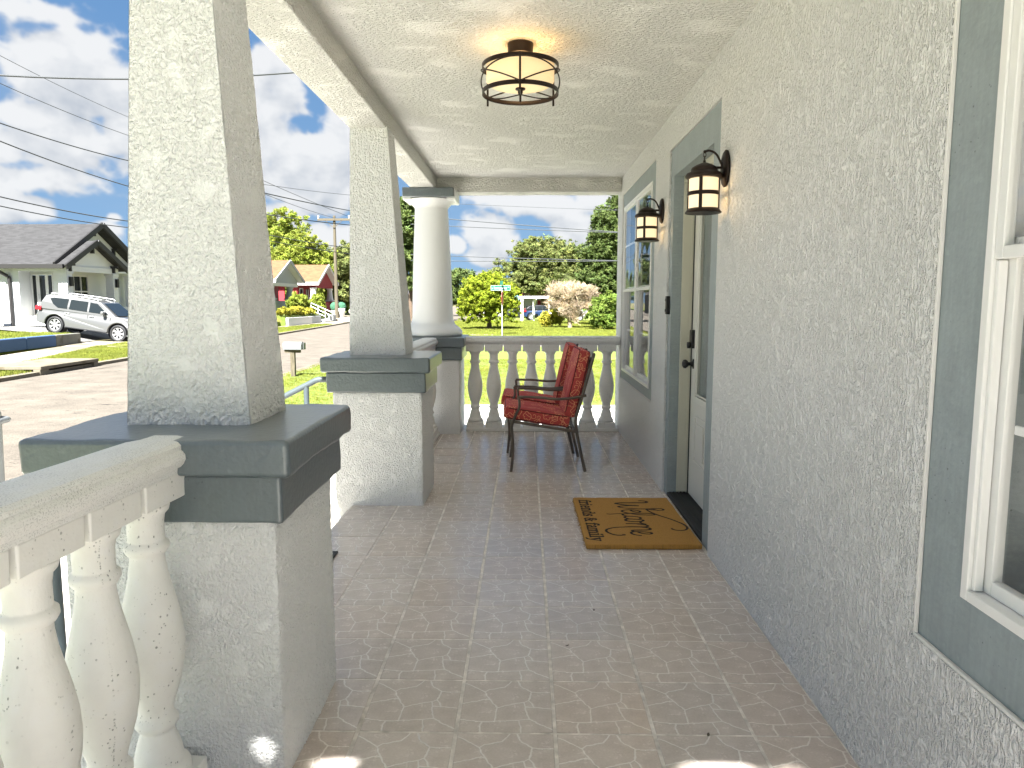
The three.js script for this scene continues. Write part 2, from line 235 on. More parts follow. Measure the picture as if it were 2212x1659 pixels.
// ---------------------------------------------------------------- scene-graph helpers
const taken = {};
function numbered(name) { taken[name] = (taken[name] ?? -1) + 1; return taken[name] ? `${name}_${String(taken[name]).padStart(3, '0')}` : name; }
function add(name, geo, mat, parent) { const m = new THREE.Mesh(geo, mat); m.name = parent === scene ? numbered(name) : name; m.castShadow = m.receiveShadow = true; parent.add(m); return m; }
function thing(name, label, category, pos = [0, 0, 0], turn = 0, group) { const o = new THREE.Group(); o.name = numbered(name); o.position.set(...pos); o.rotation.y = turn; o.userData = { label, category }; if (group) o.userData.group = group; scene.add(o); return o; }
function tag(o, label, category, group) { o.userData = { label, category }; if (group) o.userData.group = group; return o; }
function part(name, parent) { const g = new THREE.Group(); g.name = name; parent.add(g); return g; }
function struct(name, geo, mat) { const m = add(name, geo, mat, scene); m.userData.kind = 'structure'; return m; }
function copyOf(src, label, pos, turn) { const c = src.clone(); c.name = numbered(src.name.replace(/_\d{3}$/, '')); c.userData = { ...src.userData, label }; c.position.set(...pos); c.rotation.y = turn; scene.add(c); return c; }

// box with rounded, slightly uneven edges; uv in metres
function rbox(w, h, d, { r = 0.004, seg = 0.12, bump = 0, shape, most = 60, segs } = {}) {
  const n = l => Math.max(bump || shape ? 3 : 1, Math.min(most, Math.round(l / seg))) + 2;
  const [NX, NY, NZ] = segs ?? [n(w), n(h), n(d)], g = new THREE.BoxGeometry(1, 1, 1, NX, NY, NZ), p = g.attributes.position, nn = g.attributes.normal, uv = g.attributes.uv, hx = w / 2, hy = h / 2, hz = d / 2;
  r = Math.min(r, hx * 0.98, hy * 0.98, hz * 0.98);
  const place = (t, half, k) => { const i = Math.round((t + 0.5) * k); if (i === 0) return -half; if (i === k) return half; return -half + r + (i - 1) / (k - 2) * (2 * half - 2 * r); };
  const v = new THREE.Vector3(), c = new THREE.Vector3(), q = new THREE.Vector3();
  for (let i = 0; i < p.count; i++) {
    const f = [nn.getX(i), nn.getY(i), nn.getZ(i)];
    v.set(place(p.getX(i), hx, NX), place(p.getY(i), hy, NY), place(p.getZ(i), hz, NZ));
    c.set(clamp(v.x, -hx + r, hx - r), clamp(v.y, -hy + r, hy - r), clamp(v.z, -hz + r, hz - r));
    q.copy(v).sub(c); if (q.lengthSq() < 1e-12) q.set(...f); q.normalize();
    if (r > 0) v.copy(c).addScaledVector(q, r);
    if (bump) { const k = bump * (fbm3(v.x * 9 + w * 3, v.y * 9, v.z * 9 + h * 5, 2)); v.addScaledVector(q, k); }
    if (Math.abs(f[0]) > 0.5) uv.setXY(i, v.z + 0.37, v.y); else if (Math.abs(f[1]) > 0.5) uv.setXY(i, v.x, v.z + 0.21); else uv.setXY(i, v.x, v.y);
    if (shape) shape(v, q);
    p.setXYZ(i, v.x, v.y, v.z); nn.setXYZ(i, q.x, q.y, q.z);
  }
  return g;
}
const mv = (g, x, y, z) => g.translate(x, y, z);
const box = (x0, x1, y0, y1, z0, z1, o) => mv(rbox(Math.abs(x1 - x0), Math.abs(y1 - y0), Math.abs(z1 - z0), o), (x0 + x1) / 2, (y0 + y1) / 2, (z0 + z1) / 2);
const V = (x, y, z) => new THREE.Vector3(x, y, z);
function tube(pts, r, { seg = 24, rad = 8, closed = false } = {}) { return new THREE.TubeGeometry(new THREE.CatmullRomCurve3(pts.map(p => p.isVector3 ? p : V(...p)), closed, 'catmullrom', 0.5), seg, r, rad, closed); }
function rod(a, b, r, rad = 8) { a = a.isVector3 ? a : V(...a); b = b.isVector3 ? b : V(...b); const g = new THREE.CylinderGeometry(r, r, a.distanceTo(b), rad); g.applyQuaternion(new THREE.Quaternion().setFromUnitVectors(V(0, 1, 0), b.clone().sub(a).normalize())); const m = a.clone().lerp(b, 0.5); return g.translate(m.x, m.y, m.z); }
function bar(a, b, w, h) { a = a.isVector3 ? a : V(...a); b = b.isVector3 ? b : V(...b); const L = a.distanceTo(b), g = rbox(w, h, L, { r: Math.min(w, h) * 0.2 }); const m = new THREE.Matrix4().lookAt(b, a, Math.abs(b.clone().sub(a).normalize().y) > 0.95 ? V(1, 0, 0) : V(0, 1, 0)); g.applyMatrix4(m); const c = a.clone().lerp(b, 0.5); return g.translate(c.x, c.y, c.z); }
const lathe = (pts, seg = 40) => new THREE.LatheGeometry(pts.map(([r, y]) => new THREE.Vector2(r, y)), seg);
function poly(pts, holes = []) { const s = new THREE.Shape(pts.map(p => new THREE.Vector2(p[0], p[1]))); for (const h of holes) s.holes.push(new THREE.Path(h.map(p => new THREE.Vector2(p[0], p[1])))); return s; }
const rect = (a, b, c, d) => [[a, c], [b, c], [b, d], [a, d]];
// polygon in the plan (x, z) laid as a slab whose top is at y
function slab(pts, y, t) { const g = new THREE.ExtrudeGeometry(poly(pts.map(([x, z]) => [x, -z])), { depth: t, bevelEnabled: false }); g.rotateX(-Math.PI / 2); g.translate(0, y - t, 0); return g; }
const merge = a => mergeGeometries(a.map(g => { const q = g.index ? g.toNonIndexed() : g; for (const k of Object.keys(q.attributes)) if (!['position', 'normal', 'uv'].includes(k)) q.deleteAttribute(k); return q; }));

// ================================================================ SETTING
const ROAD = -0.75, YARD = -0.62;
struct('ground', (() => { const g = new THREE.PlaneGeometry(1400, 1400); g.rotateX(-Math.PI / 2); const uv = g.attributes.uv; for (let i = 0; i < uv.count; i++) uv.setXY(i, uv.getX(i) * 1400, uv.getY(i) * 1400); return g.translate(0, -0.85, -300); })(), M.dirt);
const farKerb = z => -13.55 + (z + 18) * 0.0685;                      // the street's far kerb drifts away from ours
struct('road', slab([[-6.6, 40], [-6.6, -30], [-6.4, -300], [farKerb(-300), -300], [farKerb(40), 40]], ROAD, 0.05), M.asphalt);
struct('side_street', slab([[-6.62, -31.5], [60, -31.5], [60, -40.6], [-6.62, -40.6]], ROAD + 0.005, 0.05), M.asphaltSide);

// ---------------------------------------------------------------- the porch floor, tile by tile
const XW = 0.955, T = 0.3048, GX = -0.5168, GZ = -2.0553;
{
  const floor = new THREE.Group(); floor.name = numbered('porch_floor'); floor.userData.kind = 'structure'; scene.add(floor);
  add('grout_bed', merge([box(-1.13, XW + 0.02, -0.12, -0.0018, -7.62, 0.7), box(-1.16, -1.128, -0.12, -0.03, -4.7, -2.2)]), M.grout, floor);
  add('foundation', box(-1.12, XW + 0.3, -0.85, -0.121, -7.6, 0.68), M.wall, floor);
  const tileGeo = (w, d, u0, u1) => {                                  // bevelled slab, uv 0..1 over a whole tile
    const c = 0.0035, y0 = -0.004, y1 = 0, hw = w / 2, hd = d / 2, pos = [], uv = [], idx = [];
    const P = (x, y, z) => { pos.push(x, y, z); uv.push(mixf(u0, u1, (x + hw) / w), 0.5 - z / d); return pos.length / 3 - 1; };
    const top = [[-hw + c, -hd + c], [hw - c, -hd + c], [hw - c, hd - c], [-hw + c, hd - c]], low = [[-hw, -hd], [hw, -hd], [hw, hd], [-hw, hd]];
    const a = top.map(([x, z]) => P(x, y1, z)); idx.push(a[0], a[2], a[1], a[0], a[3], a[2]);
    for (let i = 0; i < 4; i++) { const j = (i + 1) % 4, q = [P(top[i][0], y1, top[i][1]), P(top[j][0], y1, top[j][1]), P(low[j][0], y0, low[j][1]), P(low[i][0], y0, low[i][1])]; idx.push(q[0], q[1], q[2], q[0], q[2], q[3]); const s = [P(low[i][0], y0, low[i][1]), P(low[j][0], y0, low[j][1]), P(low[j][0], -0.02, low[j][1]), P(low[i][0], -0.02, low[i][1])]; idx.push(s[0], s[1], s[2], s[0], s[2], s[3]); }
    const g = new THREE.BufferGeometry(); g.setAttribute('position', new THREE.Float32BufferAttribute(pos, 3)); g.setAttribute('uv', new THREE.Float32BufferAttribute(uv, 2)); g.setIndex(idx); g.computeVertexNormals(); return g;
  };
  const gap = 0.0085, whole = tileGeo(T - gap, T - gap * 0.6, 0, 1), cutW = XW - (GX + 4 * T), cut = tileGeo(cutW - gap * 0.6, T - gap * 0.6, 0, cutW / T);
  const tints = [[1, 1, 1], [1.0, 0.98, 0.96], [0.93, 0.925, 0.92], [0.97, 0.935, 0.90]].map(c => std({ color: lin(...c), map: T_tile, roughness: 0.34, roughnessMap: T_tileR, bumpMap: T_tileB, bumpScale: 0.0016 }));
  const r = rng(3);
  for (let j = -9; j < 18; j++) for (let i = -2; i < 5; i++) {
    const x0 = GX + i * T, last = i === 4, w = last ? cutW : T, z = GZ - (j + 0.5) * T;
    const t = add('tile', last ? cut : whole, tints[Math.floor(r() * 4)], floor);
    t.position.set(x0 + w / 2, (r() - 0.5) * 0.0008, z); t.rotation.set((r() - 0.5) * 0.004, 0, (r() - 0.5) * 0.004);
  }
}
// steps down to the walk, between the two square pillars
{
  const st = thing('porch_steps', 'concrete steps down from the tiled porch between the two square pillars', 'steps');
  for (let k = 0; k < 3; k++) add('step', box(-1.135 - k * 0.30, -1.135 - (k + 1) * 0.30, -0.85, -0.155 * (k + 1), -4.62, -2.3, { r: 0.012 }), M.concrete, st);
}
// ground around the porch
struct('walkway', slab([[-1.16, 0.75], [-1.16, -7.7], [3.4, -7.7], [3.4, -13.3], [-3.6, -13.3], [-3.6, -4.7], [-6.2, -4.7], [-6.2, -2.2], [-3.0, -2.2], [-3.0, 6.4], [4, 6.4], [4, 0.75]], YARD + 0.006, 0.2), M.walk);
const lawnNear = [[-3.62, -10.2], [-3.62, -13.32], [6, -13.32], [6, -30.9], [-6.3, -30.9], [-6.3, -10.2]];
struct('driveway', slab([[-3.62, -4.72], [-3.62, -10.18], [-6.61, -10.18], [-6.61, -4.72]], YARD - 0.02, 0.2), M.asphalt);
struct('lawn', slab(lawnNear, YARD, 0.2), M.grassGround);
struct('lawn', slab([[-3.02, -2.18], [-3.02, 6.42], [6, 6.42], [6, 14], [-6.3, 14], [-6.3, -2.18]], YARD, 0.2), M.grassGround);
struct('kerb', slab([[-6.62, -10.2], [-6.31, -10.2], [-6.31, -30.9], [-6.62, -30.9]], YARD + 0.004, 0.2), M.kerb);
const lotFar = [[-5.6, -41.2], [60, -41.2], [60, -140], [-5.6, -140]];
struct('lawn', slab(lotFar, YARD, 0.2), M.grassGround);
struct('kerb', slab([[-5.6, -40.6], [60, -40.6], [60, -41.0], [-5.6, -41.0]], YARD - 0.02, 0.2), M.kerb);
struct('sidewalk', slab([[-5.58, -41.8], [-1.9, -41.8], [-1.2, -42.5], [-5.58, -42.5]], YARD + 0.006, 0.05), M.walk);

// ================================================================ OUR HOUSE
const house = thing('stucco_house', 'white textured stucco house wall and porch roof with grey door and window surrounds', 'house');
const toWall = g => g.rotateY(Math.PI / 2).translate(XW, 0, 0);         // (distance along the wall, height, depth) -> world
const HOLE = { w1: [0.30, 1.70, 0.50, 2.36], door: [3.635, 4.89, -0.02, 2.31], w2: [5.40, 7.22, 0.55, 2.37] };
{
  const holes = ['w1', 'w2'].map(k => { const [a, b, c, d] = HOLE[k]; return rect(a, b, c, d); }), D = HOLE.door;
  const wall = toWall(new THREE.ExtrudeGeometry(poly([[-0.7, -0.02], [D[0], -0.02], [D[0], D[3]], [D[1], D[3]], [D[1], -0.02], [7.56, -0.02], [7.56, 2.95], [-0.7, 2.95]], holes), { depth: 0.18, bevelEnabled: false }));
  add('wall', wall, M.wall, house);
  add('wall', merge([box(XW, 6, -0.85, -0.021, -7.56, 0.7), box(XW + 0.181, 6, -0.02, 2.95, -7.56, -7.38)]), M.wall, house);
  // flat painted surrounds, set back a little from the stucco, with the pale lip of the cut stucco round them
  const band = ([a, b, c, d], [e, f, g, h]) => toWall(new THREE.ExtrudeGeometry(poly(rect(a, b, c, d), [rect(e, f, g, h)]), { depth: 0.15, bevelEnabled: false })).translate(0.012, 0, 0);
  add('window_surround', band([0.302, 1.698, 0.502, 2.358], [0.47, 1.53, 0.67, 2.24]), M.trim, house);
  add('window_surround', band([5.402, 7.218, 0.552, 2.368], [5.58, 7.15, 0.637, 2.23]), M.trim, house);
  add('door_surround', toWall(new THREE.ExtrudeGeometry(poly([[3.637, 0.002], [3.80, 0.002], [3.80, 2.13], [4.79, 2.13], [4.79, 0.002], [4.888, 0.002], [4.888, 2.308], [3.637, 2.308]]), { depth: 0.065, bevelEnabled: false })).translate(0.012, 0, 0), M.trim, house);
  const lip = ([a, b, c, d], skip) => { const l = [[a, b, c, c + 0.010], [a, b, d - 0.010, d], [a, a + 0.010, c, d], [b - 0.010, b, c, d]]; return l.filter((_, i) => i !== skip).map(([p, q, s, t]) => toWall(mv(rbox(q - p, t - s, 0.0105, { r: 0.003 }), (p + q) / 2, (s + t) / 2, 0.0065))); };
  for (const k of ['w1', 'w2']) add('stucco_lip', merge(lip(HOLE[k])), M.lip, house);
  // the room behind
  add('interior_wall', merge([box(3.4, 3.5, -0.02, 2.9, -7.37, 0.6), box(XW + 0.19, 3.39, 0.1, 2.6, 0.55, 0.65)]), M.room, house);
  add('interior_floor', box(XW + 0.182, 3.39, -0.02, 0.0, -7.37, 0.54), M.roomFloor, house);
  add('interior_ceiling', box(XW + 0.182, 3.39, 2.6, 2.7, -7.37, 0.54), M.room, house);
}
// porch ceiling, beams and roof
{
  const c = new THREE.PlaneGeometry(1, 1);
  add('ceiling', box(-0.89, XW + 0.01, 2.54, 2.66, -7.27, 0.05, { r: 0 }), M.ceil, house);
  add('beam', box(-1.13, -0.89, 2.42, 2.99, -7.5, 0.1, { r: 0.012, bump: 0.006, seg: 0.25 }), M.ceil, house);
  add('beam', box(-0.8895, XW, 2.40, 2.99, -7.5, -7.27, { r: 0.012, bump: 0.006, seg: 0.2 }), M.ceil, house);
  add('beam', box(-0.8895, XW, 2.42, 2.99, -0.1, 0.1, { r: 0.012 }), M.ceil, house);
  add('roof', box(-1.72, 6.2, 3.0, 3.22, -7.9, 0.6), M.whitePaint, house);
}
// windows: vinyl frames, an upper sash near the face and a lower one set back
function window1(name, parts, a, b, y0, y1, ym, glassMat, mull) {
  const w = part(name, house), F = (p, q, s, t, x0, x1) => toWall(mv(rbox(q - p, t - s, x1 - x0, { r: 0.003 }), (p + q) / 2, (s + t) / 2, (x0 + x1) / 2));
  const fx0 = 0.004, fx1 = 0.07;
  add('frame', merge([F(a, a + 0.024, y0, y1, fx0, fx1), F(b - 0.024, b, y0, y1, fx0, fx1), F(a + 0.024, b - 0.024, y0, y0 + 0.024, fx0, fx1), F(a + 0.024, b - 0.024, y1 - 0.024, y1, fx0, fx1)]), M.vinyl, w);
  const cells = mull ? [[a + 0.024, mull - 0.02], [mull + 0.02, b - 0.024]] : [[a + 0.024, b - 0.024]];
  if (mull) add('mullion', F(mull - 0.0195, mull + 0.0195, y0 + 0.025, y1 - 0.025, fx0 + 0.002, fx1 - 0.002), M.vinyl, w);
  for (const [p, q] of cells) {
    const sash = (s, t, x, k) => merge([F(p, p + k, s, t, x, x + 0.024), F(q - k, q, s, t, x, x + 0.024), F(p + k, q - k, s, s + k, x, x + 0.024), F(p + k, q - k, t - k, t, x, x + 0.024)]);
    add('upper_sash', sash(ym - 0.028, y1 - 0.025, 0.008, 0.026), M.vinyl, w);
    add('lower_sash', sash(y0 + 0.025, ym + 0.015, 0.034, 0.032), M.vinyl, w);
    for (const e of [p, q - 0.012]) add('track', F(e, e + 0.012, y0 + 0.026, ym - 0.03, 0.012, 0.032), M.vinyl, w);
    const pane = (s, t, x, m) => { const g = new THREE.PlaneGeometry(q - p - 0.05, t - s, 1, 1), uv = g.attributes.uv; for (let i = 0; i < 4; i++) uv.setXY(i, uv.getX(i) * (q - p) + p, uv.getY(i) * (t - s)); g.rotateY(Math.PI).translate((p + q) / 2, (s + t) / 2, x); return toWall(g); };
    add('pane', pane(ym - 0.005, y1 - 0.04, 0.018, 0), glassMat, w);
    add('pane', pane(y0 + 0.05, ym - 0.01, 0.044, 0), M.glass, w);
    add('muntin', F(p + 0.03, q - 0.03, (ym + y1) / 2 + 0.005, (ym + y1) / 2 + 0.025, 0.020, 0.027), M.vinyl, w);
    add('muntin', F(p + 0.045, q - 0.045, (ym + y0) / 2 - 0.005, (ym + y0) / 2 + 0.015, 0.046, 0.053), M.vinyl, w);
  }
  // a curtain of hanging folds behind the glass
  const seg = 90, g = new THREE.PlaneGeometry(b - a, y1 - y0, seg, 6), ps = g.attributes.position;
  for (let i = 0; i < ps.count; i++) { const x = ps.getX(i); ps.setZ(i, 0.035 * Math.sin(x * 38 + Math.sin(x * 11) * 2) + 0.015 * n3(x * 20, ps.getY(i), 2)); }
  g.computeVertexNormals(); add('curtain', toWall(g.translate((a + b) / 2, (y0 + y1) / 2, 0.30)), M.curtain, w);
  return w;
}
window1('window', 0, 0.47, 1.53, 0.67, 2.24, 1.432, M.glass, 0);
window1('window', 0, 5.58, 7.15, 0.637, 2.23, 1.44, M.wavyGlass, 6.36);
// the front door
{
  const d = part('door', house), x = 1.105, z0 = -3.842, z1 = -4.752;
  add('door_frame', merge([box(1.03, 1.14, 0.03, 2.085, -4.789, -4.768), box(1.03, 1.14, 0.03, 2.085, -3.802, -3.83), box(1.03, 1.14, 2.085, 2.129, -4.789, -3.801), box(1.085, 1.14, 0.03, 2.085, -4.768, -4.762)]), M.beige, d);
  const slabGeo = toWall(new THREE.ExtrudeGeometry(poly(rect(-z0, -z1, 0.03, 2.075), [rect(-z0 + 0.15, -z1 - 0.15, 0.70, 1.93)]), { depth: 0.045, bevelEnabled: false })).translate(x - XW, 0, 0);
  add('slab', slabGeo, M.door, d);
  const fr = (a, b, c, e, k, x0, x1) => merge([box(x0, x1, c, c + k, -a, -b), box(x0, x1, e - k, e, -a, -b), box(x0, x1, c + k, e - k, -a, -a - k), box(x0, x1, c + k, e - k, -b + k, -b)]);
  add('glass_frame', fr(-z0 + 0.125, -z1 - 0.125, 0.675, 1.955, 0.036, x - 0.014, x - 0.001), M.door, d);
  add('glass_frame', fr(-z0 + 0.165, -z1 - 0.165, 0.715, 1.915, 0.012, x - 0.008, x + 0.002), M.door, d);
  add('glass_pane', (() => { const g = new THREE.PlaneGeometry(0.62, 1.24); const uv = g.attributes.uv; for (let i = 0; i < 4; i++) uv.setXY(i, uv.getX(i) * 2.2, uv.getY(i) * 4.4); return g.rotateY(-Math.PI / 2).translate(x + 0.02, 1.315, -4.297); })(), M.rainGlass, d);
  for (const s of [0, 1]) { const a = s ? 4.325 : 3.98, b = s ? 4.61 : 4.265; add('panel', merge([fr(a, b, 0.27, 0.585, 0.018, x - 0.008, x - 0.0005), box(x - 0.010, x - 0.0006, 0.315, 0.54, -a - 0.045, -b + 0.045, { r: 0.004 })]), M.door, d); }
  add('weatherstrip', merge([box(1.098, 1.135, 0.03, 2.08, -4.7615, -4.7525), box(1.098, 1.135, 2.076, 2.084, -4.752, -3.842)]), M.rubber, d);
  add('threshold', merge([box(0.968, 1.16, 0.0, 0.022, -4.79, -3.80, { r: 0.006 }), ...[0, 1, 2, 3, 4].map(i => box(0.985 + i * 0.024, 0.995 + i * 0.024, 0.0221, 0.027, -4.785, -3.805, { r: 0.002 }))]), M.rubber, d);
  const kz = -4.685;
  add('knob', merge([lathe([[0, 0], [0.032, 0], [0.033, 0.006], [0.018, 0.012], [0.012, 0.022], [0.012, 0.035], [0.022, 0.042], [0.029, 0.055], [0.027, 0.068], [0.015, 0.075], [0, 0.076]], 24)].map(g => g.rotateZ(Math.PI / 2).translate(x - 0.001, 0.912, kz))), M.black, d);
  add('lock', merge([box(x - 0.028, x - 0.001, 1.015, 1.135, kz - 0.033, kz + 0.033, { r: 0.006 }), lathe([[0, 0], [0.022, 0], [0.02, 0.02], [0, 0.022]], 20).rotateZ(Math.PI / 2).translate(x - 0.028, 1.035, kz)]), M.black, d);
}

// ---------------------------------------------------------------- pillars
function sample(t, u, v) { const im = t.image, n = im.width, x = ((u / 1) % 1 + 1) % 1 * n, y = ((v / 1) % 1 + 1) % 1 * n, i = Math.floor(x), j = Math.floor(y), fx = x - i, fy = y - j, g = (a, b) => im.data[(((b % n) * n) + (a % n)) * 4] / 255; return mixf(mixf(g(i, j), g(i + 1, j), fx), mixf(g(i, j + 1), g(i + 1, j + 1), fx), fy); }
// real relief: each face is pushed in and out by the stucco's height, easing off at the edges
function relief(g, amp, size) {
  g.computeBoundingBox(); const b = g.boundingBox, p = g.attributes.position, nn = g.attributes.normal, uv = g.attributes.uv, e = (v, a, c) => sstep(0, 0.02, v - a) * sstep(0, 0.02, c - v);
  for (let i = 0; i < p.count; i++) { const x = p.getX(i), y = p.getY(i), z = p.getZ(i), nx = nn.getX(i), ny = nn.getY(i), nz = nn.getZ(i); if (Math.abs(ny) > 0.5) continue; const k = amp * (sample(T_pillar, uv.getX(i) / size, uv.getY(i) / size) - 0.55) * (Math.abs(nx) > 0.7 ? e(z, b.min.z, b.max.z) : e(x, b.min.x, b.max.x)); p.setXYZ(i, x + nx * k, y, z + nz * k); }
  g.computeVertexNormals(); return g;
}
function pillar(label, z0, top, base, fine) {
  const p = thing('square_pillar', label, 'pillar', [0, 0, 0], 0, 'square pillars along the porch edge');
  add('pedestal', relief(box(-1.235, -0.66, -0.80, 0.742, z0, z0 - 0.54, { r: 0.012, bump: 0.005, segs: fine ? [112, 300, 106] : [70, 170, 60] }), 0.008, 0.8), M.pillarFine, p);
  add('lower_cap', box(-1.265, -0.632, 0.742, 0.872, z0 + 0.03, z0 - 0.57, { r: 0.010, bump: 0.006, seg: 0.03 }), M.grey, p);
  add('upper_cap', box(-1.295, -0.60, 0.872, 0.968, z0 + 0.06, z0 - 0.60, { r: 0.014, bump: 0.008, seg: 0.025 }), M.grey, p);
  const h = 2.43 - 0.964, g = rbox(1, h, 1, { r: 0.012, segs: fine ? [78, 310, 62] : [50, 190, 40] });
  // tapered shaft: box corners slide from base to top
  const ps = g.attributes.position, uv = g.attributes.uv;
  for (let i = 0; i < ps.count; i++) {
    const t = (ps.getY(i) + h / 2) / h, x = ps.getX(i) + 0.5, z = ps.getZ(i) + 0.5, f = Math.abs(g.attributes.normal.getX(i)) > 0.7;
    const n = 0.004 * fbm3(x * 4 + z0, t * 11, z * 4, 3);
    const X = mixf(mixf(base[0], base[1], x), mixf(top[0], top[1], x), t) + (f ? n * Math.sign(x - 0.5) : 0), Z = z0 - 0.17 - 0.30 * (1 - z) * mixf(1, 0.8, t) - 0.015 * t + (f ? 0 : n);
    const U = f ? Z + 0.3 : X, ed = f ? sstep(0, 0.06, z) * sstep(0, 0.06, 1 - z) : sstep(0, 0.06, x) * sstep(0, 0.06, 1 - x), k = 0.009 * (sample(T_pillar, U, t * h) - 0.55) * ed;
    ps.setXYZ(i, X + (f ? k * Math.sign(x - 0.5) : 0), 0.964 + t * h, Z + (f ? 0 : k * Math.sign(z - 0.5))); uv.setXY(i, U, t * h);
  }
  g.computeVertexNormals();
  add('shaft', g, M.pillar, p);
  return p;
}
pillar('tapered square stucco pillar where the doorside balustrade rail meets its grey cap', -1.82, [-1.05, -0.855], [-1.14, -0.78], true);
pillar('tapered square stucco pillar on a grey-capped pedestal beside the steps, near the red armchairs', -4.50, [-1.125, -0.885], [-1.16, -0.785]);
{
  const p = thing('round_column', 'round white column on a grey-capped pedestal at the porch corner', 'column');
  const z0 = -7.03, cz = -7.31, cx = -0.95;
  add('pedestal', box(-1.24, -0.655, -0.80, 0.742, z0, z0 - 0.56, { r: 0.012, bump: 0.005, seg: 0.05 }), M.pillarFine, p);
  add('lower_cap', box(-1.27, -0.628, 0.742, 0.872, z0 + 0.03, z0 - 0.59, { r: 0.012, bump: 0.005, seg: 0.05 }), M.grey, p);
  add('upper_cap', box(-1.30, -0.602, 0.872, 0.968, z0 + 0.055, z0 - 0.615, { r: 0.014, bump: 0.006, seg: 0.05 }), M.grey, p);
  add('shaft', lathe([[0.0, 0.965], [0.285, 0.965], [0.302, 0.99], [0.300, 1.02], [0.275, 1.055], [0.232, 1.085], [0.216, 1.11], [0.207, 1.16], [0.200, 1.4], [0.188, 1.75], [0.172, 2.10], [0.165, 2.235], [0.168, 2.25], [0.185, 2.27], [0.215, 2.30], [0.245, 2.315], [0.25, 2.33], [0, 2.33]], 56).translate(cx, 0, cz), M.smoothWhite, p);
  add('abacus', box(cx - 0.25, cx + 0.25, 2.33, 2.42, cz + 0.18, cz + 0.25, { r: 0.01, bump: 0.004, seg: 0.06 }), M.grey, p); add('abacus_side', box(cx - 0.262, cx + 0.262, 2.312, 2.419, cz - 0.25, cz + 0.179, { r: 0.01, bump: 0.004, seg: 0.06 }), M.smoothWhite, p);
}

// ---------------------------------------------------------------- balustrades
const BAL = lathe([[0, 0.085], [0.072, 0.085], [0.077, 0.098], [0.076, 0.112], [0.070, 0.122], [0.062, 0.128], [0.060, 0.136], [0.056, 0.16], [0.048, 0.19], [0.041, 0.212], [0.040, 0.22], [0.046, 0.224], [0.052, 0.234], [0.051, 0.246], [0.044, 0.254], [0.041, 0.265], [0.043, 0.28], [0.052, 0.31], [0.064, 0.35], [0.073, 0.40], [0.0765, 0.445], [0.074, 0.49], [0.066, 0.54], [0.055, 0.59], [0.046, 0.63], [0.0415, 0.665], [0.0405, 0.685], [0.047, 0.689], [0.053, 0.70], [0.052, 0.712], [0.045, 0.718], [0.043, 0.724], [0.043, 0.765], [0.046, 0.785], [0.055, 0.795], [0.058, 0.806], [0.058, 0.82], [0, 0.82]], 40);
{ const uv = BAL.attributes.uv, p = BAL.attributes.position; for (let i = 0; i < uv.count; i++) uv.setXY(i, uv.getX(i) * 0.45, p.getY(i)); }
function balustrade(label, length, n, turn, pos, first, pitch) {      // runs along local +x from 0
  const b = thing('balustrade', label, 'balustrade', pos, turn, 'cast concrete balustrades');
  const prof = [[-0.062, 0.882], [0.062, 0.882], [0.064, 0.896], [0.072, 0.900], [0.080, 0.908], [0.086, 0.920], [0.086, 0.932], [0.080, 0.941], [0.076, 0.944], [0.076, 0.955], [0.066, 0.963], [0.03, 0.968], [-0.03, 0.968], [-0.066, 0.963], [-0.076, 0.955], [-0.076, 0.944], [-0.080, 0.941], [-0.086, 0.932], [-0.086, 0.920], [-0.080, 0.908], [-0.072, 0.900], [-0.064, 0.896]];
  const rail = new THREE.ExtrudeGeometry(poly(prof), { depth: length, bevelEnabled: false, steps: 24 }); { const p = rail.attributes.position; for (let i = 0; i < p.count; i++) { const k = 0.002 * fbm3(p.getX(i) * 14, p.getY(i) * 14, p.getZ(i) * 6, 2); p.setXY(i, p.getX(i) + k, p.getY(i) + k); } }
  rail.rotateY(Math.PI / 2); add('handrail', rail, M.rail, b);
  add('base_rail', mv(rbox(length, 0.034, 0.19, { r: 0.006, bump: 0.004, seg: 0.06 }), length / 2, 0.017, 0), M.cast, b);
  for (let k = 0; k < n; k++) {
    const x = first + k * pitch, m = add('baluster', BAL, M.cast, b); m.position.set(x, 0.004, 0); m.rotation.y = k * 1.7;
    const w = pitch - 0.017; 
    add('block', mv(rbox(w, 0.066, 0.125, { r: 0.004, bump: 0.004, seg: 0.04 }), x, 0.850, 0), M.cast, b);
    add('plinth', mv(rbox(w - 0.01, 0.056, 0.165, { r: 0.004, bump: 0.004, seg: 0.04 }), x, 0.062, 0), M.cast, b);
  }
  return b;
}
balustrade('white cast concrete balustrade across the porch end behind the red armchairs', 1.562, 8, 0, [-0.61, 0, -7.28], 0.092, 0.1925);
balustrade('white pitted balustrade running up to the grey cap of the first square pillar', 1.75, 8, -Math.PI / 2 + 0.05, [-0.945, 0, -1.83], 0.115, 0.2).rotation.y = -Math.PI / 2 - 0.05 + 0.0;
balustrade('white balustrade on the street side between the second square pillar and the round column', 1.87, 9, -Math.PI / 2, [-0.945, 0, -6.99], 0.12, 0.2);

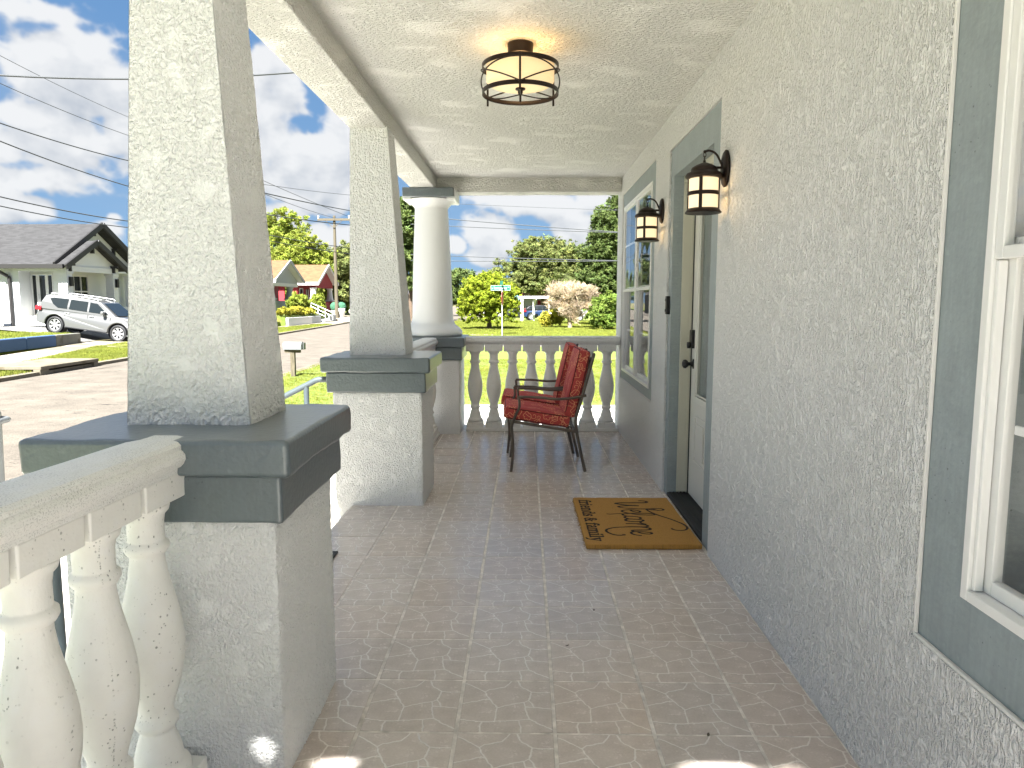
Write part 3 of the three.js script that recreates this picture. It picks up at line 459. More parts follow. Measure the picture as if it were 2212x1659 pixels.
// ================================================================ THINGS ON THE PORCH
// ---------------------------------------------------------------- ceiling light
{
  const L = thing('ceiling_light', 'round ceiling light with dark bronze hoops crossing a glowing cream glass drum', 'ceiling light', [-0.028, 2.54, -3.57]);
  add('canopy', lathe([[0, 0], [0.062, 0], [0.062, -0.006], [0.060, -0.046], [0.056, -0.05], [0, -0.05]], 40), M.bronze, L);
  add('stem', merge([rod([0, -0.048, 0], [0, -0.235, 0], 0.010), rod([0.03, -0.05, 0.01], [0.03, -0.062, 0.01], 0.006), rod([-0.02, -0.05, 0.025], [-0.02, -0.062, 0.025], 0.005)]), M.bronze, L);
  const hoop = y => lathe([[0.184, y - 0.010], [0.184, y + 0.010], [0.179, y + 0.010], [0.179, y - 0.010], [0.184, y - 0.010]], 64);
  add('hoop', hoop(-0.105), M.bronze, L); add('hoop', hoop(-0.225), M.bronze, L);
  for (let k = 0; k < 3; k++) { const a = k * 2 * Math.PI / 3 + Math.PI / 2, c = Math.cos(a), s = Math.sin(a); add('upright', bar([0.187 * c, -0.095, 0.187 * s], [0.187 * c, -0.262, 0.187 * s], 0.008, 0.010), M.bronze, L); }
  for (let k = 0; k < 3; k++) for (const sgn of [-1, 1]) { const a0 = k * 2 * Math.PI / 3 + Math.PI / 2, pts = []; for (let i = 0; i <= 18; i++) { const t = i / 18, a = a0 + sgn * t * 2 * Math.PI / 3, y = mixf(-0.222, -0.112, Math.sin(t * Math.PI / 2)); pts.push([0.188 * Math.cos(a), y, 0.188 * Math.sin(a)]); } add('crossing_strap', tube(pts, 0.0034, { seg: 36, rad: 6 }), M.bronze, L); }
  for (let k = 0; k < 3; k++) { const a = k * 2 * Math.PI / 3 + Math.PI / 2; add('arm', tube([[0.18 * Math.cos(a), -0.228, 0.18 * Math.sin(a)], [0.10 * Math.cos(a), -0.236, 0.10 * Math.sin(a)], [0, -0.232, 0]], 0.003, { seg: 12, rad: 6 }), M.bronze, L); }
  add('finial', lathe([[0, -0.27], [0.005, -0.268], [0.005, -0.232], [0.012, -0.226], [0.012, -0.212], [0.024, -0.210], [0.024, -0.204], [0, -0.203]], 20), M.bronze, L);
  const glow = phy({ color: lin(0.72, 0.62, 0.45), roughness: 0.45, emissive: lin(1.0, 0.66, 0.30), emissiveIntensity: 0.10 });
  add('glass_shade', lathe([[0, -0.204], [0.05, -0.203], [0.10, -0.198], [0.14, -0.190], [0.158, -0.181], [0.163, -0.172], [0.163, -0.088], [0.160, -0.088], [0.160, -0.170], [0.14, -0.185], [0.10, -0.193], [0, -0.199]], 64), glow, L);
  const p = new THREE.PointLight(lin(1, 0.66, 0.30), 0.026, 0, 2); p.position.set(0, -0.125, 0); p.castShadow = true; p.shadow.radius = 1.5; L.add(p);
}
// ---------------------------------------------------------------- wall lanterns
function lantern(label, z) {
  const L = thing('wall_lantern', label, 'wall lantern', [XW, 1.945, z], 0, 'bronze wall lanterns either side of the door');
  add('wall_plate', lathe([[0, 0], [0.030, 0], [0.058, 0.001], [0.060, 0.010], [0.052, 0.018], [0.030, 0.024], [0, 0.026]], 36).scale(1, 1, 1).rotateZ(Math.PI / 2).scale(1, 1.45, 1).translate(-0.001, 0, 0), M.bronze, L);
  add('arm', merge([tube([[-0.02, -0.005, 0], [-0.032, 0.03, 0], [-0.055, 0.068, 0], [-0.085, 0.083, 0], [-0.108, 0.078, 0]], 0.0055, { seg: 24 }), rod([-0.02, 0.005, 0], [-0.065, 0.005, 0], 0.006), new THREE.SphereGeometry(0.008, 12, 8).translate(-0.108, 0.078, 0)]), M.bronze, L);
  const link = (y, rot) => { const g = new THREE.TorusGeometry(0.0085, 0.0022, 8, 16); g.scale(0.75, 1.25, 1).rotateY(rot); return g.translate(-0.108, y, 0); };
  add('chain', merge([link(0.064, 0), link(0.047, Math.PI / 2), new THREE.SphereGeometry(0.007, 10, 8).translate(-0.108, 0.034, 0)]), M.bronze, L);
  const body = part('lantern_body', L); body.position.set(-0.108, 0, 0);
  add('hood', lathe([[0, 0.030], [0.010, 0.028], [0.020, 0.024], [0.040, 0.016], [0.058, 0.004], [0.062, -0.006], [0.062, -0.014], [0.080, -0.022], [0.088, -0.034], [0.086, -0.042], [0.076, -0.048], [0.0, -0.046]], 48), M.bronze, body);
  add('base', lathe([[0, -0.206], [0.084, -0.208], [0.086, -0.203], [0.078, -0.194], [0.072, -0.186], [0, -0.186]], 48), M.bronze, body);
  add('band', lathe([[0.0755, -0.126], [0.0755, -0.108], [0.070, -0.108], [0.070, -0.126], [0.0755, -0.126]], 48), M.bronze, body);
  for (let k = 0; k < 4; k++) { const a = k * Math.PI / 2 + 0.42, c = Math.cos(a), s = Math.sin(a); const g = rbox(0.005, 0.142, 0.016, { r: 0.001 }); g.translate(0.0725, -0.117, 0).rotateY(-a); add('upright', g, M.bronze, body); }
  add('glass', lathe([[0.0685, -0.186], [0.0685, -0.047], [0.066, -0.047], [0.066, -0.186]], 48), phy({ color: lin(0.7, 0.64, 0.52), roughness: 0.4, emissive: lin(1.0, 0.72, 0.40), emissiveIntensity: 0.125 }), body);
  const p = new THREE.PointLight(lin(1, 0.68, 0.34), 0.009, 0, 2); p.position.set(-0.108, -0.117, 0); p.castShadow = true; L.add(p);
  return L;
}
lantern('lit bronze wall lantern between the front door and the large window', -3.50);
lantern('lit bronze wall lantern between the front door and the paired window', -5.095);
tag(add('doorbell', mv(merge([rbox(0.026, 0.122, 0.046, { r: 0.005 }), mv(lathe([[0, 0], [0.010, 0], [0.010, 0.004], [0, 0.005]], 20).rotateZ(Math.PI / 2), -0.013, -0.035, 0), mv(rbox(0.006, 0.02, 0.02, { r: 0.003 }), -0.014, 0.035, 0)]), XW - 0.001, 1.294, -4.845), M.black, scene), 'black video doorbell fixed to the grey door surround', 'doorbell');

// ---------------------------------------------------------------- doormat
{
  const CW = 1024, CH = 692, cv = document.createElement('canvas'); cv.width = CW; cv.height = CH; const c = cv.getContext('2d'), r = rng(9);
  c.fillStyle = '#b88944'; c.fillRect(0, 0, CW, CH);
  const ink = '#1d1511';
  c.strokeStyle = ink; c.fillStyle = ink; c.lineCap = 'round'; c.lineJoin = 'round';
  const S = (w, ...p) => { c.lineWidth = w * 1.65; c.beginPath(); c.moveTo(p[0], p[1]); for (let i = 2; i < p.length; i += 6) c.bezierCurveTo(p[i], p[i + 1], p[i + 2], p[i + 3], p[i + 4], p[i + 5]); c.stroke(); };
  // W
  S(13, 85, 215, 90, 160, 130, 150, 140, 200, 145, 260, 130, 350, 150, 395, 165, 420, 195, 330, 215, 250); S(11, 215, 250, 205, 320, 215, 385, 235, 390, 270, 385, 300, 270, 290, 215); S(9, 290, 215, 280, 170, 300, 140, 330, 130);
  S(10, 300, 205, 270, 150, 270, 95, 300, 85, 330, 85, 330, 140, 300, 195); S(9, 300, 205, 420, 195, 520, 60, 640, 22, 720, 0, 770, 30, 760, 85, 752, 110, 738, 120, 726, 118);
  // e l c o m e
  S(10, 318, 320, 360, 310, 385, 265, 352, 255, 320, 260, 300, 330, 325, 370, 345, 400, 375, 370, 395, 340); S(10, 395, 340, 430, 290, 445, 175, 415, 165, 385, 170, 385, 290, 405, 365, 412, 395, 440, 395, 455, 370);
  S(10, 512, 285, 495, 262, 462, 285, 462, 340, 466, 395, 500, 395, 520, 365); S(11, 548, 270, 520, 275, 512, 385, 548, 388, 590, 388, 592, 272, 552, 270); S(9, 575, 285, 600, 310, 615, 290, 625, 275);
  S(11, 625, 390, 628, 340, 625, 300, 632, 270); S(11, 632, 320, 645, 245, 690, 245, 690, 300, 690, 340, 688, 370, 690, 390); S(11, 690, 320, 705, 235, 752, 240, 752, 300, 752, 350, 760, 400, 785, 370);
  S(10, 785, 350, 830, 330, 845, 262, 812, 262, 780, 265, 770, 390, 812, 392, 840, 392, 855, 360, 862, 340);
  S(10, 690, 390, 690, 470, 720, 560, 790, 540, 850, 520, 870, 470, 850, 440); S(8, 405, 390, 400, 440, 420, 470, 408, 490); c.beginPath(); c.arc(850, 442, 12, 0, 7); c.fill();
  c.font = 'bold 118px serif'; c.textBaseline = 'middle'; c.save(); c.translate(70, 618); c.scale(890 / c.measureText('friends & family').width, 0.95); c.fillText('friends & family', 0, 0); c.strokeStyle = ink; c.lineWidth = 5; c.strokeText('friends & family', 0, 0); c.restore();
  // coir: short fibres over print and ground alike
  for (let i = 0; i < 26000; i++) { const x = r() * CW, y = r() * CH, a = r() * 6.3, l = 2 + 5 * r(), k = r(); c.strokeStyle = k < 0.45 ? 'rgba(190,140,70,0.22)' : k < 0.8 ? 'rgba(95,62,22,0.22)' : 'rgba(60,36,14,0.22)'; c.lineWidth = 1.4; c.beginPath(); c.moveTo(x, y); c.lineTo(x + l * Math.cos(a), y + l * Math.sin(a)); c.stroke(); }
  const t = new THREE.CanvasTexture(cv); t.colorSpace = THREE.SRGBColorSpace;
  const w = 0.62, l = 0.92, g = rbox(w, 0.028, l, { r: 0.006, seg: 0.012, bump: 0.003, most: 70 }), p = g.attributes.position, uv = g.attributes.uv;
  for (let i = 0; i < p.count; i++) uv.setXY(i, 0.5 + p.getZ(i) / l, 0.5 + p.getX(i) / w);      // the writing is read from the porch steps
  const mat = thing('doormat', 'tan coir doormat printed Welcome friends and family before the front door', 'doormat', [0.632, 0.0145, -4.16], 0.012);
  const coirB = tex(256, (u, v) => 0.5 + 0.6 * pfbm(u * 64, v * 64, 64, 64, 3, 3), { size: [0.25, 0.35] });
  const coir = std({ map: t, roughness: 1, bumpMap: coirB, bumpScale: 0.006 });
  add('pile', g, coir, mat);
  // loose fibres along the fringe
  const fib = [], rf = rng(31);
  for (let i = 0; i < 420; i++) { const e = rf(), side = e < 0.45 ? 0 : e < 0.8 ? 1 : 2, s = rf() - 0.5; let x, z, dx, dz; if (side === 0) { x = -w / 2; z = s * l; dx = -1; dz = (rf() - 0.5) * 1.2; } else if (side === 1) { x = s * w; z = l / 2; dx = (rf() - 0.5) * 1.2; dz = 1; } else { x = s * w; z = -l / 2; dx = (rf() - 0.5) * 1.2; dz = -1; } const k = (0.004 + 0.012 * rf() * rf()) * (rf() < 0.04 ? 2.2 : 1), y = -0.012 + rf() * 0.024; fib.push(rod([x, y, z], [x + dx * k, Math.max(-0.012, y - k * 0.4), z + dz * k], 0.0006, 3)); }
  const f = add('fringe', merge(fib), std({ color: lin(0.30, 0.17, 0.05), roughness: 1 }), mat); f.userData.kind = 'stuff';
}
tag(add('rubber_mat', box(-1.12, -0.985, 0.001, 0.012, -3.62, -2.5, { r: 0.005 }), M.rubber, scene), 'dark rubber strip lying along the tiled edge at the top of the steps', 'mat');

// ---------------------------------------------------------------- the two armchairs
const fabric = (() => {
  const n = 512, cv = document.createElement('canvas'); cv.width = cv.height = n; const c = cv.getContext('2d'), r = rng(21);
  c.fillStyle = '#be3a35'; c.fillRect(0, 0, n, n);
  const leaf = (x, y, s, a) => { for (const ox of [-n, 0, n]) for (const oy of [-n, 0, n]) { c.save(); c.translate(x + ox, y + oy); c.rotate(a); c.scale(s, s);
    c.fillStyle = 'rgba(190,62,60,0.6)'; c.strokeStyle = 'rgba(246,160,110,1)'; c.lineWidth = 4.2 / s;
    c.beginPath(); c.moveTo(0, 0); c.bezierCurveTo(18, -16, 34, -10, 30, 6); c.bezierCurveTo(46, 2, 54, 18, 40, 26); c.bezierCurveTo(52, 34, 44, 50, 28, 44); c.bezierCurveTo(20, 60, 2, 50, 4, 36); c.bezierCurveTo(-8, 28, -10, 12, 0, 0); c.fill(); c.stroke();
    c.beginPath(); c.moveTo(2, 4); c.bezierCurveTo(14, 14, 20, 26, 24, 40); c.moveTo(0, 0); c.bezierCurveTo(-14, -22, -34, -20, -36, 0); c.bezierCurveTo(-36, 14, -22, 16, -20, 6); c.stroke(); c.restore(); } };
  for (let i = 0; i < 34; i++) leaf(r() * n, r() * n, 0.7 + 0.55 * r(), r() * 6.3);
  c.globalAlpha = 0.14; for (let i = 0; i < n; i += 2) { c.fillStyle = i % 4 ? '#000' : '#fff'; c.fillRect(0, i, n, 1); c.fillRect(i, 0, 1, n); }
  const t = new THREE.CanvasTexture(cv); t.wrapS = t.wrapT = THREE.RepeatWrapping; t.colorSpace = THREE.SRGBColorSpace; t.repeat.set(1 / 0.5, 1 / 0.5);
  return phy({ map: t, roughness: 0.85, sheen: 0.35, sheenColor: lin(0.9, 0.4, 0.35), bumpMap: tex(256, (u, v) => 0.5 + 0.3 * pfbm(u * 70, v * 70, 70, 70, 2, 3) + 0.5 * pfbm(u * 6, v * 6, 6, 6, 3, 9), { size: [0.3, 0.3] }), bumpScale: 0.004 });
})();
const pipingMat = std({ color: lin(0.10, 0.010, 0.014), roughness: 0.9 });
function cushion(w, h, d, parent, name, m) {                          // w along x, d along z
  const puff = (v, q) => { const u = v.x / (w / 2), t = v.z / (d / 2), k = (1 - u * u) * (1 - t * t); v.y += Math.sign(v.y) * 0.014 * Math.sqrt(Math.max(0, k)) * (Math.abs(v.y) > h * 0.2 ? 1 : 0); v.y += 0.004 * n3(v.x * 14, 3, v.z * 14);
    for (const [a, b] of [[-0.28, -0.3], [-0.28, 0.3], [0.3, -0.3], [0.3, 0.3]]) { const e = Math.hypot(u - a * 1.1, t - b * 1.1); v.y -= Math.sign(v.y) * 0.012 * Math.exp(-e * e * 40); } };
  const g = rbox(w, h, d, { r: 0.022, seg: 0.02, bump: 0.004, shape: puff, most: 26 }); g.computeVertexNormals();
  const c = add(name, g, fabric, parent);
  const loop = y => { const a = w / 2 - 0.006, b = d / 2 - 0.006, pts = []; for (const [sx, sz] of [[1, 1], [-1, 1], [-1, -1], [1, -1]]) { pts.push([sx * a - (sx === sz ? 0 : 0), y, sz * b]); } const P = []; for (let i = 0; i < 4; i++) { const p = pts[i], q = pts[(i + 1) % 4]; for (let k = 0; k < 6; k++) { const t = 0.06 + 0.88 * k / 5; P.push([mixf(p[0], q[0], t), y + 0.002 * n3(k, i, w * 9), mixf(p[2], q[2], t)]); } } return tube(P, 0.0045, { seg: 90, rad: 6, closed: true }); };
  add('piping', loop(h / 2 - 0.006), pipingMat, c); add('piping', loop(-h / 2 + 0.006), pipingMat, c);
  if (m) { c.position.set(...m.pos); c.rotation.z = m.rot; }
  return c;
}
function armchair(label, pos, turn) {
  const A = thing('armchair', label, 'armchair', pos, turn, 'armchairs with red cushions on the porch'), X = x => x - 0.17;
  for (const s of [-1, 1]) {
    const z = s * 0.262;
    add('front_leg', tube([[X(-0.119), 0.0, z], [X(-0.108), 0.10, z], [X(-0.103), 0.19, z], [X(-0.109), 0.28, z], [X(-0.113), 0.36, z], [X(-0.082), 0.45, z * 1.01], [X(-0.055), 0.51, z * 1.02], [X(-0.058), 0.584, z * 1.02]], 0.0105, { seg: 40 }), M.chairMetal, A);
    add('arm', tube([[X(-0.060), 0.586, z * 1.02], [X(-0.04), 0.589, z * 1.02], [X(0.093), 0.586, z * 1.06], [X(0.232), 0.574, z * 1.08], [X(0.354), 0.582, z * 1.06], [X(0.46), 0.60, z * 1.03]], 0.0105, { seg: 40 }), M.chairMetal, A);
    add('rear_leg', tube([[X(0.458), 0.0, z], [X(0.415), 0.19, z], [X(0.388), 0.33, z], [X(0.383), 0.42, z], [X(0.406), 0.505, z], [X(0.458), 0.70, z], [X(0.515), 0.912, z]], 0.0125, { seg: 48 }), M.chairMetal, A);
    add('side_rail', bar([X(-0.105), 0.395, z * 0.97], [X(0.385), 0.315, z * 0.97], 0.018, 0.022), M.chairMetal, A);
    add('knob', merge([new THREE.SphereGeometry(0.013, 10, 8).translate(X(0.515), 0.916, z)]), M.chairMetal, A);
  }
  add('crossbar', bar([X(-0.105), 0.39, -0.25], [X(-0.105), 0.39, 0.25], 0.018, 0.018), M.chairMetal, A);
  add('crossbar', bar([X(0.375), 0.325, -0.25], [X(0.375), 0.325, 0.25], 0.018, 0.018), M.chairMetal, A);
  add('crossbar', bar([X(0.505), 0.875, -0.255], [X(0.505), 0.875, 0.255], 0.016, 0.02), M.chairMetal, A);
  for (let k = -2; k <= 2; k++) add('back_bar', bar([X(0.412), 0.47, k * 0.09], [X(0.505), 0.87, k * 0.09], 0.006, 0.014), M.chairMetal, A);
  for (let k = -1; k <= 1; k++) add('seat_bar', bar([X(-0.10), 0.393, k * 0.13], [X(0.37), 0.328, k * 0.13], 0.02, 0.008), M.chairMetal, A);
  cushion(0.515, 0.088, 0.51, A, 'seat_cushion', { pos: [X(0.082), 0.428, 0], rot: -0.155 });
  cushion(0.53, 0.088, 0.50, A, 'back_cushion', { pos: [X(0.392), 0.685, 0], rot: 1.345 });
  return A;
}
armchair('metal armchair with red floral cushions standing clear of the end balustrade', [0.17, 0, -5.715], 0.03);
armchair('metal armchair with red floral cushions set between the other armchair and the end balustrade', [0.135, 0, -6.40], -0.01);

// ---------------------------------------------------------------- step handrails
function handrail(label, z) {
  const h = thing('step_handrail', label, 'handrail', [0, 0, z], 0, 'grey pipe handrails beside the steps');
  add('rail', tube([[-1.25, 0.80, 0], [-1.36, 0.80, 0], [-1.40, 0.795, 0], [-1.46, 0.765, 0], [-1.75, 0.62, 0], [-2.05, 0.47, 0], [-2.12, 0.42, 0], [-2.13, 0.36, 0]], 0.02, { seg: 60, rad: 10 }), M.pipe, h);
  for (const [x, y] of [[-1.47, 0.76], [-2.05, 0.465]]) add('post', rod([x, -0.62, 0], [x, y, 0], 0.018, 10), M.pipe, h);
  return h;
}
handrail('grey pipe handrail of the steps fixed to the second square pillar', -4.72);
handrail('grey pipe handrail of the steps fixed behind the first square pillar', -2.12);
// dry leaf scraps on the tiles
{ const r = rng(41); const leafM = std({ color: lin(0.07, 0.055, 0.035), roughness: 0.9 });
  for (const [px, py] of [[1232, 1088], [1160, 968], [1172, 977], [1283, 1428 - 110], [1120, 952], [1195, 940], [1225, 1395], [1530, 1398 + 190]]) { const p = at(px, py, { y: 0.002 }); const g = new THREE.CircleGeometry(0.008 + 0.006 * r(), 7); g.scale(1, 0.45, 1).rotateX(-Math.PI / 2).rotateY(r() * 6); const ps = g.attributes.position; for (let i = 0; i < ps.count; i++) ps.setY(i, 0.003 * r()); tag(add('leaf_scrap', g.translate(p.x, 0.0025, p.z), leafM, scene), 'tiny dry brown leaf scrap lying on the porch tiles', 'leaf scrap', 'leaf scraps on the tiles'); } }

// ================================================================ ACROSS THE STREET
// ground on the far side: verge, pavement slabs, raised garden, drive
const zs = [6, -12, -22, -31.8];
struct('verge', slab([[farKerb(6) - 0.3, 6], [farKerb(-32) - 0.3, -32], [-19.6, -35.0], [-18.9, -31], [-16.0, -21.4], [-14.9, -10], [-14.6, 6]], YARD - 0.04, 0.2), M.grassGround);
{ const k = new THREE.Group(); k.name = numbered('far_kerb'); k.userData.kind = 'structure'; scene.add(k);
  for (let i = 0; i < 22; i++) { const z0 = 6 - i * 4, z1 = z0 - 3.97; if (z0 < -19.3 && z1 > -23.5) continue; add('kerb_stone', slab([[farKerb(z0), z0], [farKerb(z0) - 0.28, z0], [farKerb(z1) - 0.28, z1], [farKerb(z1), z1]], YARD - 0.03, 0.2), M.kerb, k); } }
{ const p = new THREE.Group(); p.name = numbered('pavement'); p.userData.kind = 'structure'; scene.add(p);
  const A = [[-14.62, 4], [-14.92, -10], [-16.02, -21.4], [-18.92, -31], [-19.75, -35]], B = [[-17.4, 4], [-17.6, -10], [-18.2, -21.4], [-20.5, -31], [-21.6, -34.6]];
  const r = rng(8), L = (P, t) => { const k = Math.min(P.length - 2, Math.floor(t)), f = t - k; return [mixf(P[k][0], P[k + 1][0], f), mixf(P[k][1], P[k + 1][1], f)]; };
  for (let i = 0; i < 16; i++) { const t0 = i * 0.25, t1 = t0 + 0.243; add('paving_slab', slab([L(A, t0), L(B, t0), L(B, t1), L(A, t1)], YARD - 0.03 + 0.008 * r(), 0.2), [M.pavement, M.kerb, M.weathered][Math.floor(r() * 2.2)], p); } }
// garden wall painted blue, its last length left bare
{ const w = thing('garden_wall', 'low garden retaining wall painted blue with a bare grey end section', 'wall');
  const P = [[-19.3, -14], [-19.9, -20], [-20.55, -25.6], [-20.95, -29.4], [-21.15, -31.6], [-21.35, -33.7]];
  for (let i = 0; i < 5; i++) { const [a, b] = [P[i], P[i + 1]], g = bar([a[0], -0.42, a[1]], [b[0], -0.42, b[1] + 0.012], 0.24, 0.52); add('wall_section', g, i === 4 ? M.weathered : M.bluePaint, w); } }
struct('front_garden', slab([[-19.45, -14], [-20.6, -25], [-21.4, -33.6], [-23.2, -34.2], [-26.5, -35.2], [-36, -36], [-36, -14]], -0.17, 0.6), M.grassGround);
struct('driveway', (() => { const g = new THREE.BufferGeometry(); const P = [[-21.3, -0.60, -33.9], [-23.4, -0.22, -34.2], [-27, 0.0, -35.2], [-40, 0.02, -36], [-40, 0.02, -38.6], [-27, 0.0, -38.4], [-23.4, -0.22, -38.4], [-21.3, -0.60, -38.6]]; const pos = [], uv = []; const T3 = (a, b, c) => [a, b, c].forEach(i => { pos.push(...P[i]); uv.push(P[i][0], P[i][2]); }); for (const [a, b] of [[0, 1], [1, 2], [2, 3]]) { T3(a, b, 7 - a); T3(b, 7 - b, 7 - a); } g.setAttribute('position', new THREE.Float32BufferAttribute(pos, 3)); g.setAttribute('uv', new THREE.Float32BufferAttribute(uv, 2)); g.computeVertexNormals(); return g; })(), Object.assign(M.paver, { side: THREE.DoubleSide }));
struct('drive_apron', slab([[-14.6, -27.5], [-21.4, -33.8], [-21.4, -38.8], [-16.0, -41], [farKerb(-41) - 0.3, -41], [farKerb(-33) - 0.3, -33]], YARD - 0.015, 0.2), M.pavement);
// storm drain
{ const d = thing('storm_drain', 'concrete storm drain inlet with a dark slot set in the kerb', 'storm drain', [-14.0, 0, -21.2], 0.05);
  add('lid', mv(rbox(1.7, 0.10, 3.0, { r: 0.02, bump: 0.012, seg: 0.2 }), -0.55, -0.545, 0), M.kerb, d);
  add('cheek', mv(rbox(0.2, 0.2, 0.42, { r: 0.015 }), 0.18, -0.69, 1.3), M.kerb, d); add('cheek', mv(rbox(0.2, 0.2, 0.25, { r: 0.015 }), 0.18, -0.69, -1.37), M.kerb, d);
  add('back_wall', mv(rbox(0.05, 0.25, 2.8), -0.5, -0.70, 0), M.rubber, d); }

// ---------------------------------------------------------------- gabled houses: roof planes with depth
const quad = (a, b, c, d, t, uvs) => {                                 // roof sheet with thickness along its normal; uv in metres
  const A = V(...a), B = V(...b), C = V(...c), D = V(...d), n = B.clone().sub(A).cross(D.clone().sub(A)).normalize(), pos = [], uv = [], idx = [];
  const e1 = B.clone().sub(A).normalize(), e2 = n.clone().cross(e1);
  const push = p => { const q = p.clone().sub(A); pos.push(p.x, p.y, p.z); uv.push(q.dot(e1), q.dot(e2)); return pos.length / 3 - 1; };
  const face = (...p) => { const i = p.map(push); idx.push(i[0], i[1], i[2], i[0], i[2], i[3]); };
  const o = n.clone().multiplyScalar(-t), [a2, b2, c2, d2] = [A, B, C, D].map(p => p.clone().add(o));
  face(A, B, C, D); face(d2, c2, b2, a2); face(A, a2, b2, B); face(B, b2, c2, C); face(C, c2, d2, D); face(D, d2, a2, A);
  const g = new THREE.BufferGeometry(); g.setAttribute('position', new THREE.Float32BufferAttribute(pos, 3)); g.setAttribute('uv', new THREE.Float32BufferAttribute(uv, 2)); g.setIndex(idx); g.computeVertexNormals(); return g.toNonIndexed();
};
const wallZY = (pts, holes, x, t) => new THREE.ExtrudeGeometry(poly(pts, holes), { depth: t, bevelEnabled: false }).rotateY(Math.PI / 2).translate(x, 0, 0);  // (-z, y), outer face at x + t
const wallXY = (pts, holes, z, t) => new THREE.ExtrudeGeometry(poly(pts, holes), { depth: t, bevelEnabled: false }).translate(0, 0, z);                        // outer face at z + t

// ---- house with the grey roof
{
  const h = thing('bungalow', 'white bungalow with grey shingle roof and black gable trim behind the silver car', 'house');
  const z0 = -38.0, xF = -24.5, base = 0.02, eave = 3.28, zr = -42.2, ridge = 5.85, zB = -46.4;
  // side wall facing us, with a recessed entry
  add('wall', wallXY(rect(-45, -27.1, base, eave), [], z0 - 0.2, 0.2), M.housePaint, h);
  add('wall', wallXY(rect(-27.1, -25.0, base, 0.55), [], z0 - 0.2, 0.2), M.housePaint, h);
  add('wall', wallXY(rect(-27.1, xF, 2.95, eave), [], z0 - 0.2, 0.2), M.housePaint, h);
  add('porch_floor', box(-27.1, xF, 0.3, 0.5, -46, z0 - 0.21), M.concrete, h);
  add('entry_wall', wallXY(rect(-27.3, -24.99, 0.5, 3.2), [rect(-27.06, -25.85, 0.52, 2.85)], -39.05, 0.12), M.housePaint, h);
  add('return_wall', box(-27.3, -27.101, 0.3, 3.2, -38.93, z0 - 0.201), M.housePaint, h);
  const ed = part('entry_door', h), eb = (a, b, c, d) => box(a, b, c, d, -39.0, -38.9);
  add('door_frame', merge([eb(-27.06, -25.85, 2.75, 2.85), eb(-27.06, -27.0, 0.52, 2.75), eb(-25.91, -25.85, 0.52, 2.75), eb(-26.79, -26.70, 0.52, 2.75), eb(-26.22, -26.13, 0.52, 2.75)]), M.whitePaint, ed);
  for (const [a, b] of [[-27.0, -26.79], [-26.62, -26.30], [-26.13, -25.91]]) add('pane', box(a, b, 0.62, 2.74, -38.98, -38.94), M.darkGlass, ed);
  add('door_leaf', merge([box(-26.70, -26.62, 0.52, 2.74, -38.98, -38.92), box(-26.30, -26.22, 0.52, 2.74, -38.98, -38.92)]), M.whitePaint, ed);
  add('handle', rod([-26.66, 1.45, -38.86], [-26.66, 1.75, -38.86], 0.03), M.galv, ed);
  add('inner_wall', box(-25.19, -25.0, 0.5, 2.94, -38.92, z0 - 0.5), M.housePaint, h);
  // front porch: columns, window wall set back
  const col = (x, z) => { const c = part('column', h); add('shaft', box(x - 0.24, x + 0.24, 0.5, 2.82, z - 0.24, z + 0.24, { r: 0.01 }), M.housePaint, c); add('capital', box(x - 0.29, x + 0.29, 2.82, 2.95, z - 0.29, z + 0.29), M.housePaint, c); add('base', box(x - 0.29, x + 0.29, 0.1, 0.62, z - 0.29, z + 0.29), M.housePaint, c); };
  col(-24.75, -38.28); col(-24.75, -42.6); col(-25.2, -45.4);
  add('front_wall', wallZY(rect(39.1, 47, 0.1, 3.2), [rect(40.55, 42.0, 0.95, 2.85)], -26.0, 0.2), M.housePaint, h);
  const w = part('window', h); add('frame', merge([...[[40.55, 40.65, 0.95, 2.85], [41.9, 42.0, 0.95, 2.85], [40.65, 41.9, 0.95, 1.05], [40.65, 41.9, 2.75, 2.85], [41.24, 41.31, 1.05, 2.75], [40.65, 41.24, 1.86, 1.94], [41.31, 41.9, 1.86, 1.94]].map(([a, b, c, d]) => box(-25.86, -25.78, c, d, -b, -a))]), M.whitePaint, w);
  add('pane', box(-25.88, -25.84, 1.05, 2.75, -41.9, -40.65), M.darkGlass, w);
  add('porch_beam', merge([box(-24.95, -24.55, 2.95, 3.25, -43.0, -38.05), box(-25.4, -25.0, 3.05, 3.45, -46.2, -43.05)]), M.housePaint, h);
  add('parapet', box(-25.3, -25.1, 0.1, 1.0, -45.2, -42.9), M.housePaint, h);
  // gables and roofs
  add('gable', wallZY([[37.9, 3.25], [43.0, 3.25], [43.0, 3.4], [40.45, 4.62], [37.9, 3.4]], [], -24.75, 0.12), M.housePaint, h);
  add('gable', wallZY([[38.2, 3.3], [46.2, 3.3], [46.2, 3.5], [42.2, 5.62], [38.2, 3.5]], [], -25.6, 0.12), M.housePaint, h);
  add('roof', quad([-46, eave, z0 + 0.5], [-24.9, eave, z0 + 0.5], [-24.9, ridge, zr], [-46, ridge, zr], 0.14), M.roofGrey, h);
  add('roof', quad([-24.9, eave + 0.2, zB - 0.2], [-46, eave + 0.2, zB - 0.2], [-46, ridge, zr], [-24.9, ridge, zr], 0.14), M.roofGrey, h);
  add('porch_roof', quad([-27.5, 3.22, -37.55], [-24.2, 3.22, -37.55], [-24.2, 4.72, -40.45], [-27.5, 4.72, -40.45], 0.12), M.roofGrey, h);
  add('porch_roof', quad([-24.2, 3.22, -43.35], [-27.5, 3.22, -43.35], [-27.5, 4.72, -40.45], [-24.2, 4.72, -40.45], 0.12), M.roofGrey, h);
  const rake = (x, z1, y1, z2, y2, k) => bar([x, y1, z1], [x, y2, z2], 0.12, k);
